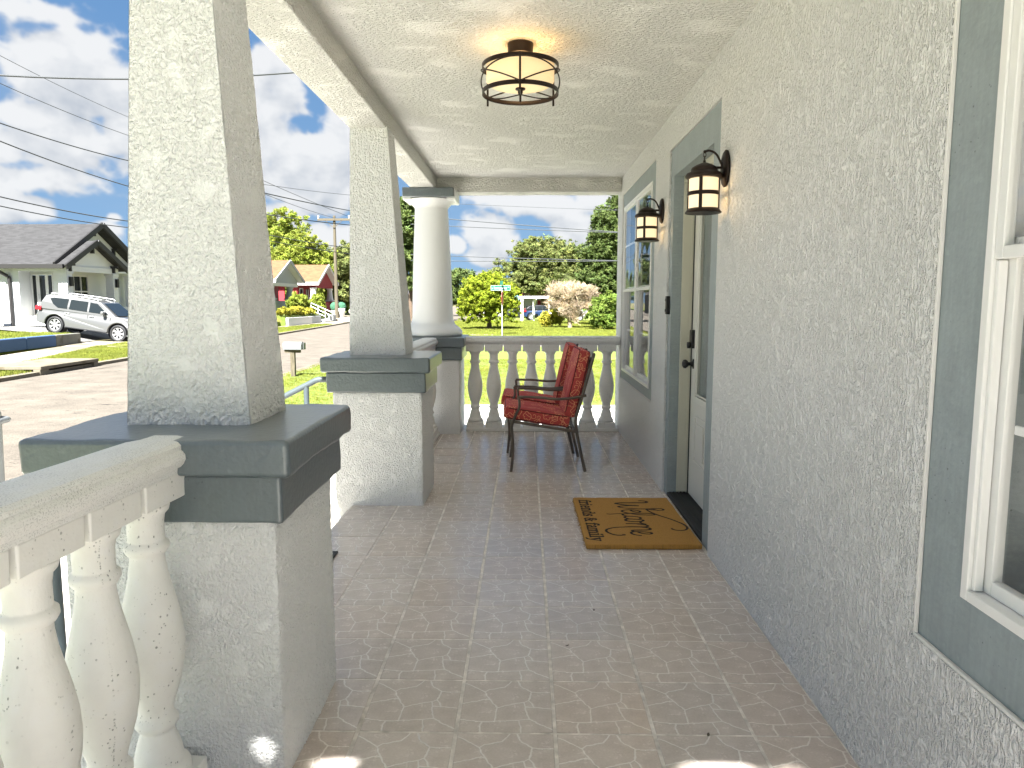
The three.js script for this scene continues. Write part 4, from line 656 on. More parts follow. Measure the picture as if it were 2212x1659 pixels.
  add('bargeboard', rake(-24.16, -37.5, 3.14, -40.45, 4.66, 0.30), M.fascia, h); add('bargeboard', rake(-24.16, -43.4, 3.14, -40.45, 4.66, 0.30), M.fascia, h);
  add('bargeboard', rake(-24.84, -37.6, 3.26, -42.2, 5.80, 0.32), M.fascia, h); add('bargeboard', rake(-24.84, -46.7, 3.40, -42.2, 5.80, 0.32), M.fascia, h);
  add('gutter', box(-46, -24.3, 3.06, 3.28, z0 + 0.44, z0 + 0.60), M.fascia, h);
  add('downspout', tube([[-27.85, 3.1, -37.45], [-27.85, 2.95, -37.5], [-27.6, 2.65, -37.9], [-27.55, 2.45, -37.92], [-27.55, 0.05, -37.92]], 0.09, { seg: 30 }), M.fascia, h);
  for (const [x, z, y] of [[-24.3, -40.45, 4.38], [-24.3, -38.3, 3.30], [-24.3, -42.4, 3.35], [-25.2, -42.2, 5.5], [-25.2, -44.1, 4.5], [-25.2, -46.0, 3.45]]) add('bracket', merge([box(x - 0.5, x + 0.1, y - 0.06, y + 0.06, z - 0.07, z + 0.07), box(x - 0.3, x - 0.1, y - 0.36, y, z - 0.06, z + 0.06)]), M.fascia, h);
  for (const z of [-38.28, -42.6]) add('wall_light', merge([box(-24.50, -24.36, 2.15, 2.65, z - 0.10, z + 0.10)]), M.black, h);
}
// wheeled bin by that house
{ const b = thing('wheeled_bin', 'blue-grey wheeled bin against the white bungalow wall', 'bin', [-28.0, 0.0, -36.9]); add('body', mv(rbox(0.55, 0.95, 0.6, { r: 0.05 }), 0, 0.55, 0), std({ color: lin(0.06, 0.09, 0.15), roughness: 0.6 }), b); add('lid', mv(rbox(0.6, 0.06, 0.68, { r: 0.03 }), 0, 1.06, 0), std({ color: lin(0.07, 0.10, 0.17), roughness: 0.6 }), b); for (const s of [-1, 1]) add('wheel', rod([s * 0.24, 0.1, 0.28], [s * 0.30, 0.1, 0.28], 0.1, 16), M.rubber, b); }

// ---- the pair of houses with orange roofs
function gableHouse(o) {
  const h = thing('gabled_house', o.label, 'house', [0, 0, 0], 0, 'small gabled houses with orange roofs'), { x, za, zl, zr, yE, yR, wallM, gableM, back, base } = o;
  const s = (yR - yE) / ((zl - zr) / 2);
  add('wall', wallXY(rect(x - back, x - 2.2, base, yE + 0.3), o.sideWin ? [rect(x - 3.6, x - 2.7, base + 1.2, yE - 0.5)] : [], zl - 0.6, 0.2), wallM, h);
  add('front_wall', wallZY(rect(-zl + 0.6, -zr - 0.6, base, yE + 0.3), [rect(-za - 0.6, -za + 0.4, base + 0.6, base + 2.6), rect(-zl + 1.2, -zl + 2.2, base + 1.3, base + 2.6)], x - 2.4, 0.2), wallM, h);
  const d = part('door', h); add('frame', merge([box(x - 2.3, x - 2.16, base + 0.6, base + 2.6, za + 0.6, za + 0.48), box(x - 2.3, x - 2.16, base + 0.6, base + 2.6, za - 0.28, za - 0.4)]), M.whitePaint, d); add('leaf', box(x - 2.34, x - 2.26, base + 0.6, base + 2.6, za + 0.48, za - 0.28), M.darkGlass, d);
  const w = part('window', h); add('frame', merge([box(x - 2.26, x - 2.14, base + 1.2, base + 1.3, zl - 1.1, zl - 2.3), box(x - 2.26, x - 2.14, base + 2.6, base + 2.7, zl - 1.1, zl - 2.3), box(x - 2.26, x - 2.14, base + 1.3, base + 2.6, zl - 1.1, zl - 1.2), box(x - 2.26, x - 2.14, base + 1.3, base + 2.6, zl - 2.2, zl - 2.3)]), M.whitePaint, w); add('pane', box(x - 2.32, x - 2.26, base + 1.3, base + 2.6, zl - 1.2, zl - 2.2), M.darkGlass, w);
  add('gable', wallZY([[-zl + 0.35, yE - 0.25], [-zr - 0.35, yE - 0.25], [-zr - 0.35, yE], [-za, yR - 0.18], [-zl + 0.35, yE]], [], x - 0.5, 0.15), gableM, h);
  add('porch_beam', box(x - 0.6, x - 0.3, yE - 0.55, yE - 0.24, zl - 0.4, zr + 0.4), o.beamM ?? M.whitePaint, h);
  add('roof', quad([x - back, yE, zl], [x + 0.25, yE, zl], [x + 0.25, yR, za], [x - back, yR, za], 0.12), M.roofOrange, h);
  add('roof', quad([x + 0.25, yE, zr], [x - back, yE, zr], [x - back, yR, za], [x + 0.25, yR, za], 0.12), M.roofOrange, h);
  add('soffit', quad([x - 0.4, yE - 0.14, zr + 0.02], [x + 0.22, yE - 0.14, zr + 0.02], [x + 0.22, yR - 0.14, za], [x - 0.4, yR - 0.14, za], 0.03), M.whitePaint, h);
  for (const z of [zl, zr]) add('bargeboard', bar([x + 0.3, yE - 0.1, z], [x + 0.3, yR - 0.1, za], 0.1, 0.30), o.trimM ?? M.whitePaint, h);
  add('fascia', box(x - back, x + 0.3, yE - 0.3, yE + 0.02, zl + 0.02, zl + 0.1), M.whitePaint, h);
  add('parapet', merge(o.parapet.map(([a, b]) => box(x - 0.55, x - 0.3, base, base + 1.15, a, b))), o.pedM, h);
  for (const z of o.cols) { const c = part('column', h); add('pedestal', box(x - 0.85, x - 0.1, base, base + 1.25, z + 0.4, z - 0.4, { r: 0.02 }), o.pedM, c); add('pedestal_cap', box(x - 0.92, x - 0.03, base + 1.25, base + 1.38, z + 0.47, z - 0.47), o.colM, c); const H0 = yE - 0.55 - base - 1.38; add('shaft', lathe([[0.46, 0], [0.42, 0.25], [0.33, H0 * 0.6], [0.30, H0 - 0.2], [0.40, H0 - 0.15], [0.42, H0]], 4).rotateY(Math.PI / 4).translate(x - 0.47, base + 1.38, z), o.colM, c); }
  return h;
}
gableHouse({ label: 'small house with grey gable, orange roof and white-grey tapered columns', x: -22.5, za: -67.8, zl: -63.6, zr: -72, yE: 3.30, yR: 5.2, wallM: M.redPaint, gableM: M.greyPaint, back: 14, base: 0.25, pedM: M.greyPaint, colM: M.greyPaint, trimM: M.greyPaint, parapet: [[-64.2, -71.4]], cols: [-64.3, -69.6] });
gableHouse({ label: 'small house with deep red gable, orange roof and bright white columns', x: -22.5, za: -81.0, zl: -76.9, zr: -85.0, yE: 3.38, yR: 5.45, wallM: M.redPaint, gableM: M.redPaint, beamM: M.redPaint, back: 15, base: 0.1, pedM: M.redPaint, colM: M.whitePaint, parapet: [[-77.6, -79.4], [-81, -84.6]], cols: [-77.4, -83.9], sideWin: true });
struct('raised_garden', slab([[-19.6, -58], [-19.6, -72.6], [-40, -72.6], [-40, -58]], 0.15, 0.9), M.grassGround);
struct('driveway', slab([[-17.8, -73], [-19.5, -73], [-40, -73], [-40, -92], [-17.8, -92]], -0.45, 0.3), M.pavement);
struct('verge', slab([[farKerb(-41) - 0.3, -41.05], [farKerb(-62) - 0.3, -62], [farKerb(-62) - 2.0, -62], [farKerb(-41) - 4, -41.05]], YARD - 0.03, 0.2), M.grassGround);
struct('pavement', slab([[farKerb(-41) - 4.02, -41.05], [farKerb(-62) - 2.02, -62.05], [farKerb(-62) - 0.3, -62.05], [farKerb(-95) - 0.3, -95], [-19.7, -95], [-19.62, -58], [-19.62, -41.05]], YARD - 0.025, 0.2), M.pavement);
struct('verge', slab([[farKerb(-95) - 0.3, -95.05], [-40, -95.05], [-40, -200], [farKerb(-200) - 0.3, -200]], -0.5, 0.3), M.grassGround);
struct('verge', slab([[-21.5, -47.5], [-40, -47.5], [-40, -57.9], [-20, -57.9]], -0.3, 0.4), M.grassGround);
{ const w = thing('garden_wall', 'low white and grey retaining wall in front of the orange-roofed houses', 'wall'); add('wall_section', box(-19.55, -19.35, -0.7, 0.0, -64.6, -58, { r: 0.02 }), M.whitePaint, w); add('wall_section', box(-19.55, -19.35, -0.7, 0.0, -67.4, -64.62, { r: 0.02 }), M.greyPaint, w); add('wall_section', box(-19.55, -19.35, -0.7, 0.0, -72.8, -70.4, { r: 0.02 }), M.greyPaint, w);
  const st = thing('garden_steps', 'white garden steps with a white pipe railing up to the grey-gabled house', 'steps', [-19.6, 0, -68.9]);
  for (let k = 0; k < 4; k++) add('step', box(-k * 0.35, 0.5 - k * 0.35, -0.7, -0.5 + k * 0.18, -1.3, 1.3), M.whitePaint, st);
  for (const s of [-1.25, 1.25]) { add('railing', merge([rod([0.6, 0.25, s], [-1.6, 1.25, s], 0.045), rod([0.6, -0.1, s], [-1.6, 0.9, s], 0.035), ...[0.6, -0.1, -0.8, -1.5].map(x => rod([x, -0.5 + (0.6 - x) * 0.3, s], [x, 0.25 + (0.6 - x) * 0.455, s], 0.035))]), M.whitePaint, st); } }
// pots and topiary by the red house
for (const [i, z] of [[0, -79.6], [1, -82.6]]) { const p = thing('topiary_pot', ['round clipped topiary in a white pot by the red house, nearer the white hatchback', 'round clipped topiary in a white pot by the red house, nearer the utility pole'][i], 'potted plant', [-21.3, -0.45, z], 0, 'topiaries by the red house'); add('pot', lathe([[0, 0], [0.3, 0], [0.42, 0.75], [0.46, 0.8], [0.4, 0.8], [0, 0.72]], 20), M.whitePaint, p); const g = new THREE.IcosahedronGeometry(0.52, 4), q = g.attributes.position; for (let k = 0; k < q.count; k++) { const s = 1 + 0.10 * n3(q.getX(k) * 7, q.getY(k) * 7, q.getZ(k) * 7); q.setXYZ(k, q.getX(k) * s, q.getY(k) * s + 1.2, q.getZ(k) * s); } g.computeVertexNormals(); add('topiary_ball', g, std({ color: lin(0.03, 0.11, 0.06), roughness: 0.9 }), p); }

// ---------------------------------------------------------------- cars
function car(name, label, { pos, turn, pitch = 0, paint, prof, glassTop, wheelR, axle, width, rails, tail = 1, roofDark, group }) {
  const c = thing(name, label, 'car', pos, turn); if (group) c.userData.group = group; c.rotation.order = 'YXZ'; c.rotation.z = pitch;
  const hw = width / 2, L = prof.length;
  // lower body: side outline with wheel arches, rounded over
  const s = new THREE.Shape(); const P = prof.body; s.moveTo(...P[0]); for (const p of P.slice(1)) p.length === 2 ? s.lineTo(...p) : s.quadraticCurveTo(...p);
  const arch = (cx, first) => { s.lineTo(cx + wheelR * 1.18, prof.sill); s.absarc(cx, wheelR, wheelR * 1.20, Math.asin((prof.sill - wheelR) / (wheelR * 1.2)), Math.PI - Math.asin((prof.sill - wheelR) / (wheelR * 1.2)), false); };
  arch(axle[1]); arch(axle[0]); s.lineTo(...P[0]);
  const body = new THREE.ExtrudeGeometry(s, { depth: width - 0.16, bevelEnabled: true, bevelThickness: 0.08, bevelSize: 0.05, bevelOffset: -0.05, bevelSegments: 4, curveSegments: 14 }).translate(-L / 2, 0, -hw + 0.08);
  { const p = body.attributes.position; for (let i = 0; i < p.count; i++) { const x = (p.getX(i) + L / 2) / L, y = p.getY(i), k = 1 - 0.10 * Math.pow(Math.abs(x - 0.5) * 2, 4) - 0.05 * sstep(0.75, 1.25, y) + 0.012 * Math.sin((y - 0.35) * 5); p.setZ(i, p.getZ(i) * k); } body.computeVertexNormals(); }
  add('body', body, paint, c);
  // cabin, leaning in towards the roof
  const y0 = prof.belt, y1 = prof.roofY, lean = y => 1 - 0.17 * sstep(y0, y1 + 0.1, y) * ((y - y0) / (y1 - y0)) - 0.05;
  const cab = new THREE.ExtrudeGeometry(poly(prof.cabin), { depth: width - 0.2, bevelEnabled: true, bevelThickness: 0.08, bevelSize: 0.05, bevelOffset: -0.05, bevelSegments: 4, steps: 1 }).translate(-L / 2, 0, -hw + 0.1);
  { const p = cab.attributes.position; for (let i = 0; i < p.count; i++) p.setZ(i, p.getZ(i) * lean(p.getY(i))); cab.computeVertexNormals(); }
  add('cabin', cab, roofDark ?? paint, c);
  for (const sd of [-1, 1]) for (const w of prof.windows) { const g = new THREE.ShapeGeometry(poly(w)), p = g.attributes.position; for (let i = 0; i < p.count; i++) p.setXYZ(i, p.getX(i) - L / 2, p.getY(i), sd * ((hw - 0.02) * lean(p.getY(i)) + 0.012)); if (sd < 0) g.index.array.reverse(); g.computeVertexNormals(); add('side_window', g, M.darkGlass, c); }
  const ws = prof.windshield, wsq = (a, b, k) => { const g = new THREE.BufferGeometry(), f = q => (hw - 0.2) * lean(q[1]); g.setAttribute('position', new THREE.Float32BufferAttribute([a[0] - L / 2, a[1], f(a), b[0] - L / 2, b[1], f(b), b[0] - L / 2, b[1], -f(b), a[0] - L / 2, a[1], -f(a)], 3)); g.setIndex([0, 2, 1, 0, 3, 2]); g.computeVertexNormals(); return g; };
  add('windshield', wsq(ws[0], ws[1]), Object.assign(M.darkGlass, { side: THREE.DoubleSide }), c); add('rear_window', wsq(prof.rear[0], prof.rear[1]), M.darkGlass, c);
  for (const x of axle) for (const sd of [-1, 1]) {
    const w = part('wheel', c); w.position.set(x - L / 2, wheelR, sd * (hw - 0.17)); if (sd < 0) w.rotation.y = Math.PI;
    add('tyre', lathe([[wheelR * 0.70, -0.11], [wheelR * 0.93, -0.12], [wheelR, -0.08], [wheelR, 0.08], [wheelR * 0.93, 0.13], [wheelR * 0.70, 0.12], [wheelR * 0.68, 0.0], [wheelR * 0.70, -0.11]], 36).rotateX(Math.PI / 2), M.rubber, w);
    const sp = [lathe([[wheelR * 0.70, 0.02], [wheelR * 0.70, 0.115], [wheelR * 0.64, 0.11], [wheelR * 0.63, 0.02]], 36).rotateX(Math.PI / 2), lathe([[0, 0.11], [0.06, 0.105], [0.07, 0.05], [0, 0.05]], 16).rotateX(Math.PI / 2)];
    for (let k = 0; k < 14; k++) { const a = Math.floor(k / 2) * 2 * Math.PI / 7 + (k % 2 ? 0.13 : -0.13); sp.push(rbox(wheelR * 0.6, 0.036, 0.03, { r: 0.006 }).translate(wheelR * 0.36, 0, 0.085).rotateZ(a)); }
    add('rim', merge(sp), M.galv, w); add('hub_well', lathe([[0, 0.0], [wheelR * 0.66, 0.0], [wheelR * 0.66, 0.01], [0, 0.01]], 24).rotateX(Math.PI / 2), M.rubber, w);
    add('wheel_arch', new THREE.CylinderGeometry(wheelR * 1.16, wheelR * 1.16, 0.34, 28, 1, true, 0, Math.PI * 2).rotateX(Math.PI / 2).translate(0, 0, -0.06), Object.assign(M.rubber, { side: THREE.DoubleSide }), w);
  }
  for (const sd of [-1, 1]) {
    for (const [x, y] of prof.handles) add('door_handle', mv(rbox(0.22, 0.035, 0.04, { r: 0.012 }), x - L / 2, y, sd * (hw * 0.985)), M.galv, c);
    add('mirror', mv(rbox(0.16, 0.2, 0.28, { r: 0.06 }), prof.mirror[0] - L / 2, prof.mirror[1], sd * (hw + 0.06)), paint, c);
    add('tail_light', mv(rbox(0.30, 0.22, 0.34, { r: 0.05 }), prof.tail[0] - L / 2, prof.tail[1], sd * (hw - 0.18)), std({ color: lin(0.28, 0.012, 0.02), roughness: 0.2 }), c);
    add('sill', mv(rbox(axle[1] - axle[0] - wheelR * 2.5, 0.07, 0.10, { r: 0.02 }), (axle[0] + axle[1]) / 2 - L / 2, prof.sill + 0.03, sd * (hw - 0.01)), M.rubber, c);
    add('head_light', mv(rbox(0.30, 0.14, 0.3, { r: 0.05 }), prof.head[0] - L / 2, prof.head[1], sd * (hw - 0.26)), M.vinyl, c);
    for (const x of prof.seams) add('door_seam', bar([x - L / 2, prof.sill + 0.08, sd * (hw * 0.992)], [x - L / 2 + 0.03, prof.belt - 0.02, sd * (hw * 0.965)], 0.012, 0.012), M.rubber, c);
    if (rails) add('roof_rail', tube([[rails[0] - L / 2, prof.roofY - 0.02, sd * hw * 0.74], [rails[0] + 0.15 - L / 2, prof.roofY + 0.06, sd * hw * 0.74], [rails[1] - 0.2 - L / 2, prof.roofY + 0.06, sd * hw * 0.74], [rails[1] - L / 2, prof.roofY - 0.02, sd * hw * 0.74]], 0.022, { seg: 24, rad: 6 }), M.galv, c);
  }
  return c;
}
const SUVP = { length: 5.3, sill: 0.36, belt: 1.16, roofY: 1.86,
  body: [[0.16, 0.42], [0.0, 0.42, 0.0, 0.62], [0.02, 0.80], [0.10, 1.00], [0.10, 1.24], [3.85, 1.20], [4.7, 1.20, 5.12, 1.06], [5.32, 0.98, 5.30, 0.70], [5.28, 0.40, 5.05, 0.38]],
  cabin: [[0.10, 1.10], [0.24, 1.50], [0.36, 1.78], [0.55, 1.85], [1.6, 1.89], [2.6, 1.86], [3.05, 1.79], [3.95, 1.15]],
  windows: [[[0.62, 1.66], [0.78, 1.72], [1.52, 1.745], [1.50, 1.27], [1.05, 1.27], [0.82, 1.42]], [[1.62, 1.745], [2.45, 1.74], [2.47, 1.26], [1.60, 1.27]], [[2.56, 1.735], [2.92, 1.70], [3.52, 1.26], [2.57, 1.26]]],
  windshield: [[3.135, 1.76], [3.90, 1.235]], rear: [[0.28, 1.72], [0.12, 1.30]], handles: [[1.55, 1.08], [2.72, 1.06]], mirror: [3.32, 1.30], tail: [0.14, 1.13], head: [5.05, 0.92], seams: [1.42, 2.52, 3.62] };
car('silver_car', 'silver sport utility car parked nose down on the sloping paved drive', { pos: [-21.5, -0.445, -35.6], turn: 0.03, pitch: -0.142, paint: phy({ color: lin(0.125, 0.128, 0.13), metalness: 0.3, roughness: 0.38, clearcoat: 1, clearcoatRoughness: 0.05 }), prof: SUVP, wheelR: 0.41, axle: [0.98, 4.06], width: 2.0, rails: [0.6, 2.9] });
const XOV = { length: 4.5, sill: 0.32, belt: 1.0, roofY: 1.56,
  body: [[0.14, 0.36], [0.0, 0.4, 0.0, 0.6], [0.02, 0.78], [0.14, 1.08], [3.2, 1.04], [4.0, 1.02, 4.35, 0.86], [4.52, 0.78, 4.5, 0.58], [4.46, 0.36, 4.3, 0.34]],
  cabin: [[0.12, 0.95], [0.3, 1.25], [0.62, 1.50], [1.5, 1.59], [2.2, 1.56], [2.55, 1.48], [3.35, 0.98]],
  windows: [[[0.62, 1.36], [1.0, 1.46], [1.35, 1.475], [1.35, 1.10], [0.75, 1.14]], [[1.42, 1.475], [1.92, 1.47], [1.94, 1.09], [1.42, 1.10]], [[2.0, 1.465], [2.4, 1.42], [2.95, 1.08], [2.0, 1.09]]],
  windshield: [[2.63, 1.45], [3.28, 1.05]], rear: [[0.52, 1.45], [0.2, 1.14]], handles: [[1.3, 0.96], [2.15, 0.95]], mirror: [2.85, 1.10], tail: [0.12, 0.95], head: [4.3, 0.78], seams: [1.25, 1.97, 3.0] };
const carWhite = phy({ color: lin(0.5, 0.5, 0.5), roughness: 0.3, clearcoat: 1, clearcoatRoughness: 0.05 });
car('white_car', 'white hatchback parked between the orange-roofed houses', { pos: [-24.2, -0.35, -75.0], turn: Math.PI - 0.55, paint: carWhite, prof: XOV, wheelR: 0.34, axle: [0.8, 3.5], width: 1.84 });
car('white_car', 'white crossover parked on the grass strip past the utility pole', { pos: [-20.0, -0.50, -90.5], turn: Math.PI - 0.25, paint: carWhite, prof: XOV, wheelR: 0.34, axle: [0.8, 3.5], width: 1.84 });
car('blue_car', 'dark blue crossover with black roof parked behind the white post frame', { pos: [1.9, -0.61, -76.0], turn: 0.15, paint: phy({ color: lin(0.012, 0.03, 0.085), metalness: 0.3, roughness: 0.3, clearcoat: 1, clearcoatRoughness: 0.05 }), prof: XOV, wheelR: 0.36, axle: [0.8, 3.5], width: 1.86, roofDark: M.black });
car('white_car', 'white car half hidden by the pale dry shrub', { pos: [6.8, -0.61, -73.5], turn: 0.1, paint: carWhite, prof: XOV, wheelR: 0.35, axle: [0.8, 3.5], width: 1.84 });

// ---------------------------------------------------------------- street furniture
{ // utility pole with cross-arm
  const base = at(728, 688, { y: -0.5 }), p = thing('utility_pole', 'wooden utility pole with a cross-arm beside the orange-roofed houses', 'utility pole', [base.x, -0.5, base.z]);
  const H0 = (688 - 470) / FPX * -base.z, k = H0;
  add('pole', new THREE.CylinderGeometry(0.13, 0.21, H0, 14).translate(0, H0 / 2, 0), M.pole, p);
  const arm = part('cross_arm', p); add('timber', box(-1.75, 1.75, H0 - 0.55, H0 - 0.32, 0.14, 0.28), M.pole, arm); for (const s of [-1.65, 1.65]) add('insulator', lathe([[0, 0], [0.09, 0], [0.06, 0.12], [0.10, 0.16], [0.06, 0.3], [0, 0.3]], 12).translate(s, H0 - 0.32, 0.21), M.vinyl, arm);
  for (const s of [-1, 1]) add('brace', bar([0, H0 - 1.3, 0.2], [s * 0.9, H0 - 0.55, 0.2], 0.05, 0.05), M.pole, arm);
}
{ const b = at(739, 695, { y: -0.6 }), m = thing('mailbox', 'white mailbox on a white post at the kerb near the utility pole', 'mailbox', [b.x, -0.6, b.z], 0, 'mailboxes'); add('post', box(-0.09, 0.09, 0, 1.0, -0.09, 0.09), M.whitePaint, m); add('box', mv(rbox(0.62, 0.30, 0.3, { r: 0.06 }), 0, 1.13, 0), M.whitePaint, m); add('skirt', box(-0.14, 0.14, 0, 0.4, -0.14, 0.14), M.whitePaint, m); }
{ const m = thing('mailbox', 'grey domed mailbox on a wooden post at the lawn edge', 'mailbox', [-6.05, YARD, -18.4], 0, 'mailboxes'); add('post', box(-0.055, 0.055, 0, 0.7, -0.055, 0.055), M.pole, m);
  const s = new THREE.Shape(); s.moveTo(-0.1, 0); s.lineTo(0.1, 0); s.lineTo(0.1, 0.1); s.absarc(0, 0.1, 0.1, 0, Math.PI, false); s.lineTo(-0.1, 0); const g = new THREE.ExtrudeGeometry(s, { depth: 0.5, bevelEnabled: false }).rotateY(Math.PI / 2 - 0.1); add('box', g.translate(-0.22, 0.705, 0), M.binGrey, m); add('door', mv(rbox(0.02, 0.18, 0.19, { r: 0.008 }), 0.29, 0.79, -0.05), M.binGrey, m); add('bracket', box(-0.2, 0.2, 0.62, 0.70, -0.06, 0.06), M.pole, m); }
{ // street-name sign with a stop sign seen from its edge
  const b = at(1084.7, 725, { y: YARD }), z = b.z, s = thing('street_sign', 'green street name sign on a thin galvanised post at the street corner', 'street sign', [b.x, YARD, z]);
  const hh = (725 - 608) / FPX * -z; add('post', rod([0, 0, 0], [0, hh - 0.25, 0], 0.035, 8), M.galv, s);
  const signTex = (txt, w, h) => { const cv = document.createElement('canvas'); cv.width = 512; cv.height = 136; const c = cv.getContext('2d'); c.fillStyle = '#e9f2ee'; c.fillRect(0, 0, 512, 136); c.fillStyle = '#12866e'; c.fillRect(9, 9, 494, 118); c.fillStyle = '#f2f7f4'; c.textBaseline = 'middle'; c.font = 'bold 46px sans-serif'; c.fillText('N', 24, 78); c.font = 'bold 92px sans-serif'; c.fillText('Tampania', 72, 72, 346); c.font = 'bold 40px sans-serif'; c.fillText('Av', 436, 46); const t = new THREE.CanvasTexture(cv); t.colorSpace = THREE.SRGBColorSpace; return t; };
  const bw = 1.12, bh = 0.29, by = hh - 0.40, g = new THREE.PlaneGeometry(bw, bh);
  const blade = add('name_blade', rbox(bw, bh, 0.012, { r: 0.002 }).translate(-0.08, by, 0.045), std({ color: lin(0.02, 0.22, 0.16), roughness: 0.4 }), s);
  add('lettering', g.translate(-0.08, by, 0.0525), std({ color: lin(0.42, 0.42, 0.42), map: signTex(), roughness: 0.5 }), s);
  add('cross_blade', rbox(0.012, 0.24, 1.0, { r: 0.002 }).rotateY(0.18).translate(-0.04, hh - 0.12, 0), std({ color: lin(0.02, 0.22, 0.16), roughness: 0.4 }), s);
  add('stop_plate', new THREE.CylinderGeometry(0.40, 0.40, 0.012, 8).rotateY(Math.PI / 8).rotateZ(Math.PI / 2).rotateY(-0.12).translate(0.02, hh - 1.0, 0.05), std({ color: lin(0.42, 0.05, 0.03), roughness: 0.4 }), s);
}
{ // white timber frame by the blue car
  const f = thing('post_frame', 'white timber post frame standing before the blue car', 'pergola', [0, -0.61, -71.5]); const X = px => (px - 1135) / FPX * 71.5;
  for (const px of [1126.5, 1187]) add('post', box(X(px) - 0.14, X(px) + 0.14, 0, 2.25, -0.12, 0.12), M.whitePaint, f); add('post', box(X(1153) - 0.1, X(1153) + 0.1, 0, 2.25, -1.9, -1.7), M.whitePaint, f);
  add('beam', box(X(1121), X(1192), 2.25, 2.48, -0.14, 0.14), M.whitePaint, f); add('beam', box(X(1150), X(1156), 2.25, 2.46, -1.95, -0.15), M.whitePaint, f); add('brace', bar([X(1153), 1.5, -1.8], [X(1158), 2.2, -0.5], 0.1, 0.1), M.whitePaint, f);
  tag(add('blue_sign', lathe([[0, -0.02], [0.28, -0.02], [0.28, 0.02], [0, 0.02]], 8).rotateX(Math.PI / 2).translate(X(1116), 1.66, -71.45), std({ color: lin(0.18, 0.42, 0.62), roughness: 0.5 }), scene), 'small pale blue sign hung at the end of the white post frame', 'sign'); }
{ // grey plastic bin just beyond the balustrade
  const b = thing('plastic_bin', 'light grey moulded plastic bin standing beyond the pitted balustrade', 'bin', [-4.18, YARD, -5.0], 0.12);
  const g = rbox(0.56, 1.17, 0.5, { r: 0.09, shape: v => { v.x *= 0.88 + 0.12 * (v.y + 0.58) / 1.17; } }); add('body', g.translate(0, 0.60, 0), M.binGrey, b); add('rim', mv(rbox(0.60, 0.05, 0.54, { r: 0.025 }), 0, 1.05, 0), M.binGrey, b); add('recess', mv(rbox(0.34, 0.16, 0.03, { r: 0.01 }), 0.02, 0.9, 0.245), M.weathered, b); add('ridge', mv(rbox(0.04, 0.8, 0.03, { r: 0.012 }), 0.22, 0.45, 0.24), M.binGrey, b); add('ridge', mv(rbox(0.04, 0.8, 0.03, { r: 0.012 }), -0.16, 0.45, 0.24), M.binGrey, b); }

// ---------------------------------------------------------------- overhead lines
{
  const line = (label, a, b, r, sag, group) => { const A = at(a[0], a[1], a[2]), B = at(b[0], b[1], b[2]), d = B.clone().sub(A); const e0 = A.clone().addScaledVector(d, -(a[3] ?? 0.25)), e1 = A.clone().addScaledVector(d, b[3] ?? 1.3), pts = []; for (let i = 0; i <= 24; i++) { const t = i / 24, p = e0.clone().lerp(e1, t); p.y -= sag * 4 * t * (1 - t) - sag * 0.75; pts.push(p); } tag(add('power_line', tube(pts, r, { seg: 48, rad: 5 }), M.wire, scene), label, 'power line', group); };
  const G = 'overhead lines along the street', S = 'overhead line running along the street above the far kerb';
  const F = { x: -14 };
  line('thick overhead service cable crossing level behind the first square pillar', [0, 168, { z: -16 }], [628, 160, { z: -17 }], 0.022, 0.25);
  for (const [y0, y1, r] of [[122, 252, 0.008], [182, 292, 0.010], [268, 347, 0.018], [307, 402, 0.018], [427, 478, 0.018], [447, 492, 0.016]]) line(S, [0, y0, F], [273, y1, F], r, 0.12, G);
  for (const [x0, y0, x1, y1, r] of [[573, 393, 771, 475, 0.02], [575, 400, 771, 423, 0.02], [575.7, 419, 771, 457.8, 0.04], [577, 422, 697, 464, 0.02], [580, 465, 771, 488, 0.04], [592, 511, 771, 538, 0.03], [592, 523, 771, 551, 0.035]]) line('overhead line sagging past the utility pole', [x0, y0, { z: -55 }], [x1, y1, { z: -72 }], r, 0.15, 'overhead lines at the utility pole');
  for (const [y0, y1, r] of [[474, 501, 0.026], [489, 502.5, 0.022], [553.5, 563.2, 0.022], [564.2, 564, 0.020], [440, 454, 0.012]]) line('overhead line crossing the sky above the corner lot', [975, y0, { z: -44 }], [1327, y1, { z: -44 }], r, 0.05, 'overhead lines above the corner lot');
}

// ================================================================ PLANTS
const leafGeo = (() => {                                               // a spray of six pointed leaves
  const pos = [], r = rng(4);
  for (let k = 0; k < 6; k++) { const a = k * 1.047 + r(), tilt = (r() - 0.3) * 1.2, l = 0.5 + 0.5 * r(), w = 0.17, m = new THREE.Matrix4().makeRotationY(a).multiply(new THREE.Matrix4().makeRotationZ(tilt)); const P = [[0.05, 0, 0], [l * 0.55, 0.04, w], [l, -0.03, 0], [l * 0.55, 0.04, -w]].map(p => V(...p).applyMatrix4(m)); for (const i of [0, 1, 2, 0, 2, 3]) pos.push(P[i].x, P[i].y, P[i].z); }
  const g = new THREE.BufferGeometry(); g.setAttribute('position', new THREE.Float32BufferAttribute(pos, 3)); g.computeVertexNormals(); return g; })();
const twigGeo = (() => { const a = []; const r = rng(14); for (let k = 0; k < 5; k++) { const d = V(r() - 0.5, 0.5 + r(), r() - 0.5).normalize(); a.push(rod([0, 0, 0], [d.x, d.y, d.z], 0.014, 3)); } const g = merge(a); g.deleteAttribute('uv'); return g; })();
const leafMat = (r, g, b, tr = 0.3) => phy({ color: lin(r, g, b), roughness: 0.75, transmission: tr, thickness: 0, side: THREE.DoubleSide, specularIntensity: 0.35 });
